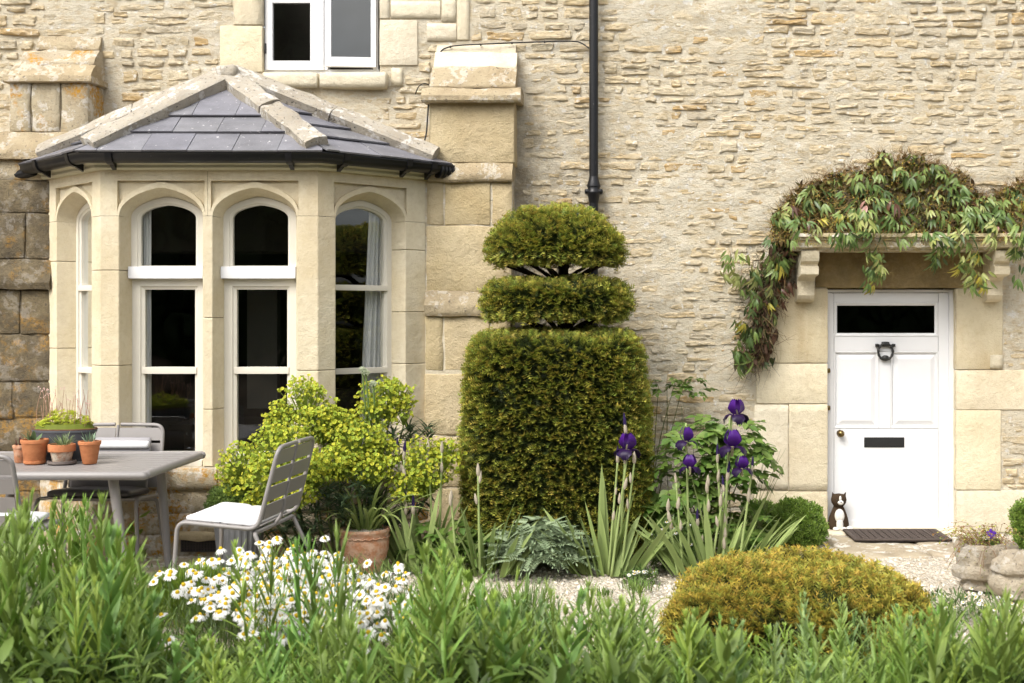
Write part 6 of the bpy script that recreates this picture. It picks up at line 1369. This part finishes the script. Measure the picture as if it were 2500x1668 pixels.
for k in range(5): o = link('petal', pm, pa, (0, -.012, .075)); o.rotation_euler = (0, -1.2, 0); o.rotation_mode = 'XYZ'; o.matrix_local = Matrix.Translation((0, -.012, .075)) @ Matrix.Rotation(R(80), 4, 'X') @ Matrix.Rotation(2*math.pi*k/5+.3, 4, 'Z')
mb = MB(); nn = 26; mb.inst(T, F, frames(rng.normal(size=(nn, 3))+[0, 0, .6])*ru(.02, .035, nn)[:, None, None], rng.normal(size=(nn, 3))*[.03, .02, .02]+[.01, 0, .03], colmix(nn, ((.14, .22, .05),), .2)); mb.obj('leaves', M['green'], pa)

# ---- foreground border: leafy perennial shoots
def shoot(n, L, w, col, tipc, ang=(.6, 1.15), tuftn=7, cv=(.2, .7), top=1.0):
    "unit-height leafy stem"
    tt = np.array([ru(.78, 1.06), ru(.95, 1.1), ru(.7, 1.2)])*ru(.82, 1.22); col = np.array(col)*tt; tipc = np.array(tipc)*tt; mb = MB(); bx, by = ru(-.06, .06), ru(-.06, .06); pth = smoothpath([(0, 0, 0), (bx*.5, by*.3, .5), (bx, by, .97)], 5); tube(mb, pth, np.linspace(.009, .004, len(pth)), 5, np.array(col)*[1.15, 1.1, 1.1])
    for i in range(n):
        t = .12+.85*(i+.5)/n; h = i*2.4+ru(-.5, .5); q = np.array(pth[min(len(pth)-1, int(t*(len(pth)-1)))]); q[2] = t*.97
        l = L*(.65+.7*math.sin(math.pi*min(1, t*.95)))*ru(.8, 1.2)*(1 if t < .8 else 1-.9*(t-.8)); k = ru(.85, 1.15); a = ru(*ang)*(1.15-.55*t)
        blade(mb, q, h, l, w*l/L*ru(.85, 1.1), a, ru(*cv), np.array(col)*k, np.array(tipc)*k, 5, .35, lance)
    for i in range(tuftn): h = i*2.4; k = ru(.95, 1.2); blade(mb, pth[-1], h, L*.42*ru(.7, 1.1), w*.55, ru(.12, .5), ru(0, .4), np.array(tipc)*k, np.array(tipc)*k*1.1, 4, .35, lance)
    return mb.mesh('shoot', M['fg'])
M['fg'] = m_leaf('border_leaves', .48, .35, .3, var=.2, vscale=9)
GA, GB = (.155, .24, .04), (.275, .375, .08)
broad = [shoot(24, .20, .0165, GA, GB) for i in range(6)]; narrow = [shoot(34, .15, .0092, (.19, .275, .052), (.33, .425, .11), (.6, 1.15), 9) for i in range(7)]
grey = [shoot(28, .135, .014, (.19, .26, .08), (.30, .385, .145), (.55, 1.0), 9) for i in range(4)]; phlox = [shoot(22, .19, .026, (.12, .205, .035), (.20, .30, .06), (.6, 1.1), 6) for i in range(3)]; strap = [shoot(24, .24, .0115, (.16, .245, .05), (.26, .36, .085), (.4, .8), 5, (.3, 1.0)) for i in range(3)]
bud_ = []
for i in range(2):
    mb = MB(); tube(mb, smoothpath([(0, 0, 0), (.02, 0, .5), (.0, 0, 1)], 5), .006, 5, (.17, .24, .06))
    for k in range(16): t = .78+.22*k/16; mb.add(ell((.03*math.cos(k*2.4)*(1.2-t)*3, .03*math.sin(k*2.4)*(1.2-t)*3, t), (.014, .014, .02), 3).V[0], gridcube([3, 3, 3])[1], np.array((.42, .43, .28))*ru(.8, 1.1))
    bud_.append(mb.mesh('shoot', M['fg']))
gx = [0, 190, 330, 420, 600, 690, 780, 850, 920, 1000, 1060, 1130, 1200, 1300, 1450, 1600, 1900, 2150, 2250, 2400, 2500]
gy = [1325, 1310, 1470, 1610, 1640, 1625, 1580, 1600, 1620, 1540, 1430, 1420, 1480, 1515, 1525, 1560, 1595, 1590, 1545, 1520, 1510]
def border(label, p0, p1, n, kinds_, jit=(-100, 190), Yr=(-5.05, -3.45), hl=(.28, .95), topf=None, wid=1.0):
    Yc = sum(Yr)/2; e = empty('border_perennial', (wx((p0+p1)/2, Yc), Yc, 0)); tag(e, label, 'perennials', 'leafy perennials in the foreground border'); E = np.array(e.location); c = 0; tries = 0
    while c < n and tries < n*60:
        tries += 1; px = ru(p0, p1); Y = ru(*Yr); t = (topf if topf else np.interp(px, gx, gy))+ru(*jit); h = wz(t, Y)
        if not hl[0] < h < hl[1]: continue
        ms = kinds_[rng.integers(len(kinds_))]; o = link('shoot', ms[rng.integers(len(ms))], e, (wx(px, Y)-E[0], Y-E[1], -.02)); w_ = (.54+.2*(h-.5))*ru(.65, 1.2)*wid; o.scale = (w_, w_, h+.02); o.rotation_euler = (ru(-.1, .1), ru(-.12, .12), ru(0, 6.28)); c += 1
    return e
border('tall dense clump of lance-leaved perennials filling the lower left corner', -60, 330, 92, [broad, broad, narrow, phlox])
border('leafy perennials below the table and the left end of the daisies', 300, 620, 58, [broad, narrow, phlox])
border('narrow-leaved shoots rising through the middle of the daisies', 600, 930, 56, [narrow, strap, broad])
border('shoots between the daisies and the grass tuft', 900, 1220, 62, [narrow, broad])
border('low open shoots in front of the gravel, centre right', 1180, 1520, 62, [narrow, grey, broad, phlox], (-70, 150))
border('grey-green shoots standing in front of the golden yew mound', 1480, 2240, 135, [grey, narrow, narrow, phlox], (-80, 150))
border('tall narrow-leaved clump in the lower right corner', 2200, 2560, 76, [narrow, strap, narrow], (-60, 170))
border('tall strap-leaved shoots standing up against the big terracotta pot', 690, 860, 7, [strap, narrow], (-40, 60), (-4.6, -3.7), (.4, 1.0), 1320, .9)
border('three or four high shoots reaching in front of the table leg', 20, 320, 9, [broad, narrow], (-20, 60), (-4.6, -3.8), (.4, 1.05), 1225, .8)
border('two pale budded stalks at the far left of the border', 60, 160, 2, [bud_], (-20, 60), (-4.6, -4.2), (.4, 1.05), 1370, .8)
border('wiry shoots in front of the blue-green ferny plant', 1120, 1560, 20, [narrow, grey, strap], (-30, 80), (-4.4, -3.5), (.2, 1.0), 1450, .8)
for k, (a, b, q) in enumerate(((1480, 1660, 1470), (1900, 2200, 1460), (1020, 1120, 1375), (600, 680, 1330))): border(['slender shoots standing above the left shoulder of the golden yew mound', 'slender shoots standing above the right shoulder of the golden yew mound', 'slender shoots beside the right-hand end of the daisies', 'slender shoots in front of the galvanised planter'][k], a, b, [6, 9, 6, 5][k], [[grey], [grey], [narrow], [narrow, strap]][k], (-20, 60), (-4.5, -3.7), (.3, 1.0), q, .85)
# low leaves that close the ground between the shoots
lf = MB(); N = 14000; px = ru(-80, 2580, N); Yv = ru(-5.2, -3.5, N); s = FPX/(CD+Yv); keep = ~((px > 1210) & (px < 1500) & (Yv > -4.1)); px, Yv, s = px[keep], Yv[keep], s[keep]; N = len(px); T, F = leafT([.02, .12, .16, .12, .01], .3, .3)
top = CZ-(np.interp(px, gx, gy)+120-VY)/s; zz = np.clip(ru(.0, 1, N)*np.clip(top, .08, .5), .02, .5)
lf.inst(T, F, frames(rng.normal(size=(N, 3))*.8+[0, 0, .5])*ru(.06, .12, N)[:, None, None], np.stack([(px-VX)/s, Yv, zz], -1), colmix(N, ((.06, .10, .022), (.09, .15, .03), (.14, .21, .045)), .3))
o = lf.obj('ground_cover', M['fg'], None, kind='stuff'); tag(o, 'low tangled leaves closing the soil under the foreground shoots', 'ground cover', kind='stuff')
mb = MB(); mb.add([(-6, -7, .03), (6, -7, .03), (6, -3.55, .03), (-6, -3.55, .03)], [[0, 1, 2, 3]]); o = mb.obj('planting_bed', M['soil'], None, smooth=False); o['kind'] = 'structure'
# ---- the garden trees behind the photographer, seen only in the window glass
wdl = MB(); N = 52000; a = ru(-1.25, 1.25, N); dist = ru(24, 31, N); ht = 7.5+7.5*np.clip((-.30-a)/.05, 0, 1)*np.clip((a+.75)/.2, 0, 1)+2.2*vnoise(a*6, a*0+3, 4)+1.8*vnoise(a*19, a*0, 9); z = ru(0, 1, N)**.8*ht; q = np.array([(-1, 0, -1), (1, 0, -1), (1.2, 0, .8), (-.7, 0, 1.1)])
wdl.inst(q, np.array([[0, 1, 2, 3]]), frames(rng.normal(size=(N, 3)))*ru(.18, .42, N)[:, None, None], np.stack([np.sin(a)*dist, -9-np.cos(a)*dist, z], -1), colmix(N, ((.035, .055, .016), (.05, .075, .02)), .25))
o = wdl.obj('woodland', M['green'], None, smooth=False, kind='stuff'); tag(o, 'dark garden trees behind the photographer, mirrored in the window panes', 'trees', kind='stuff')
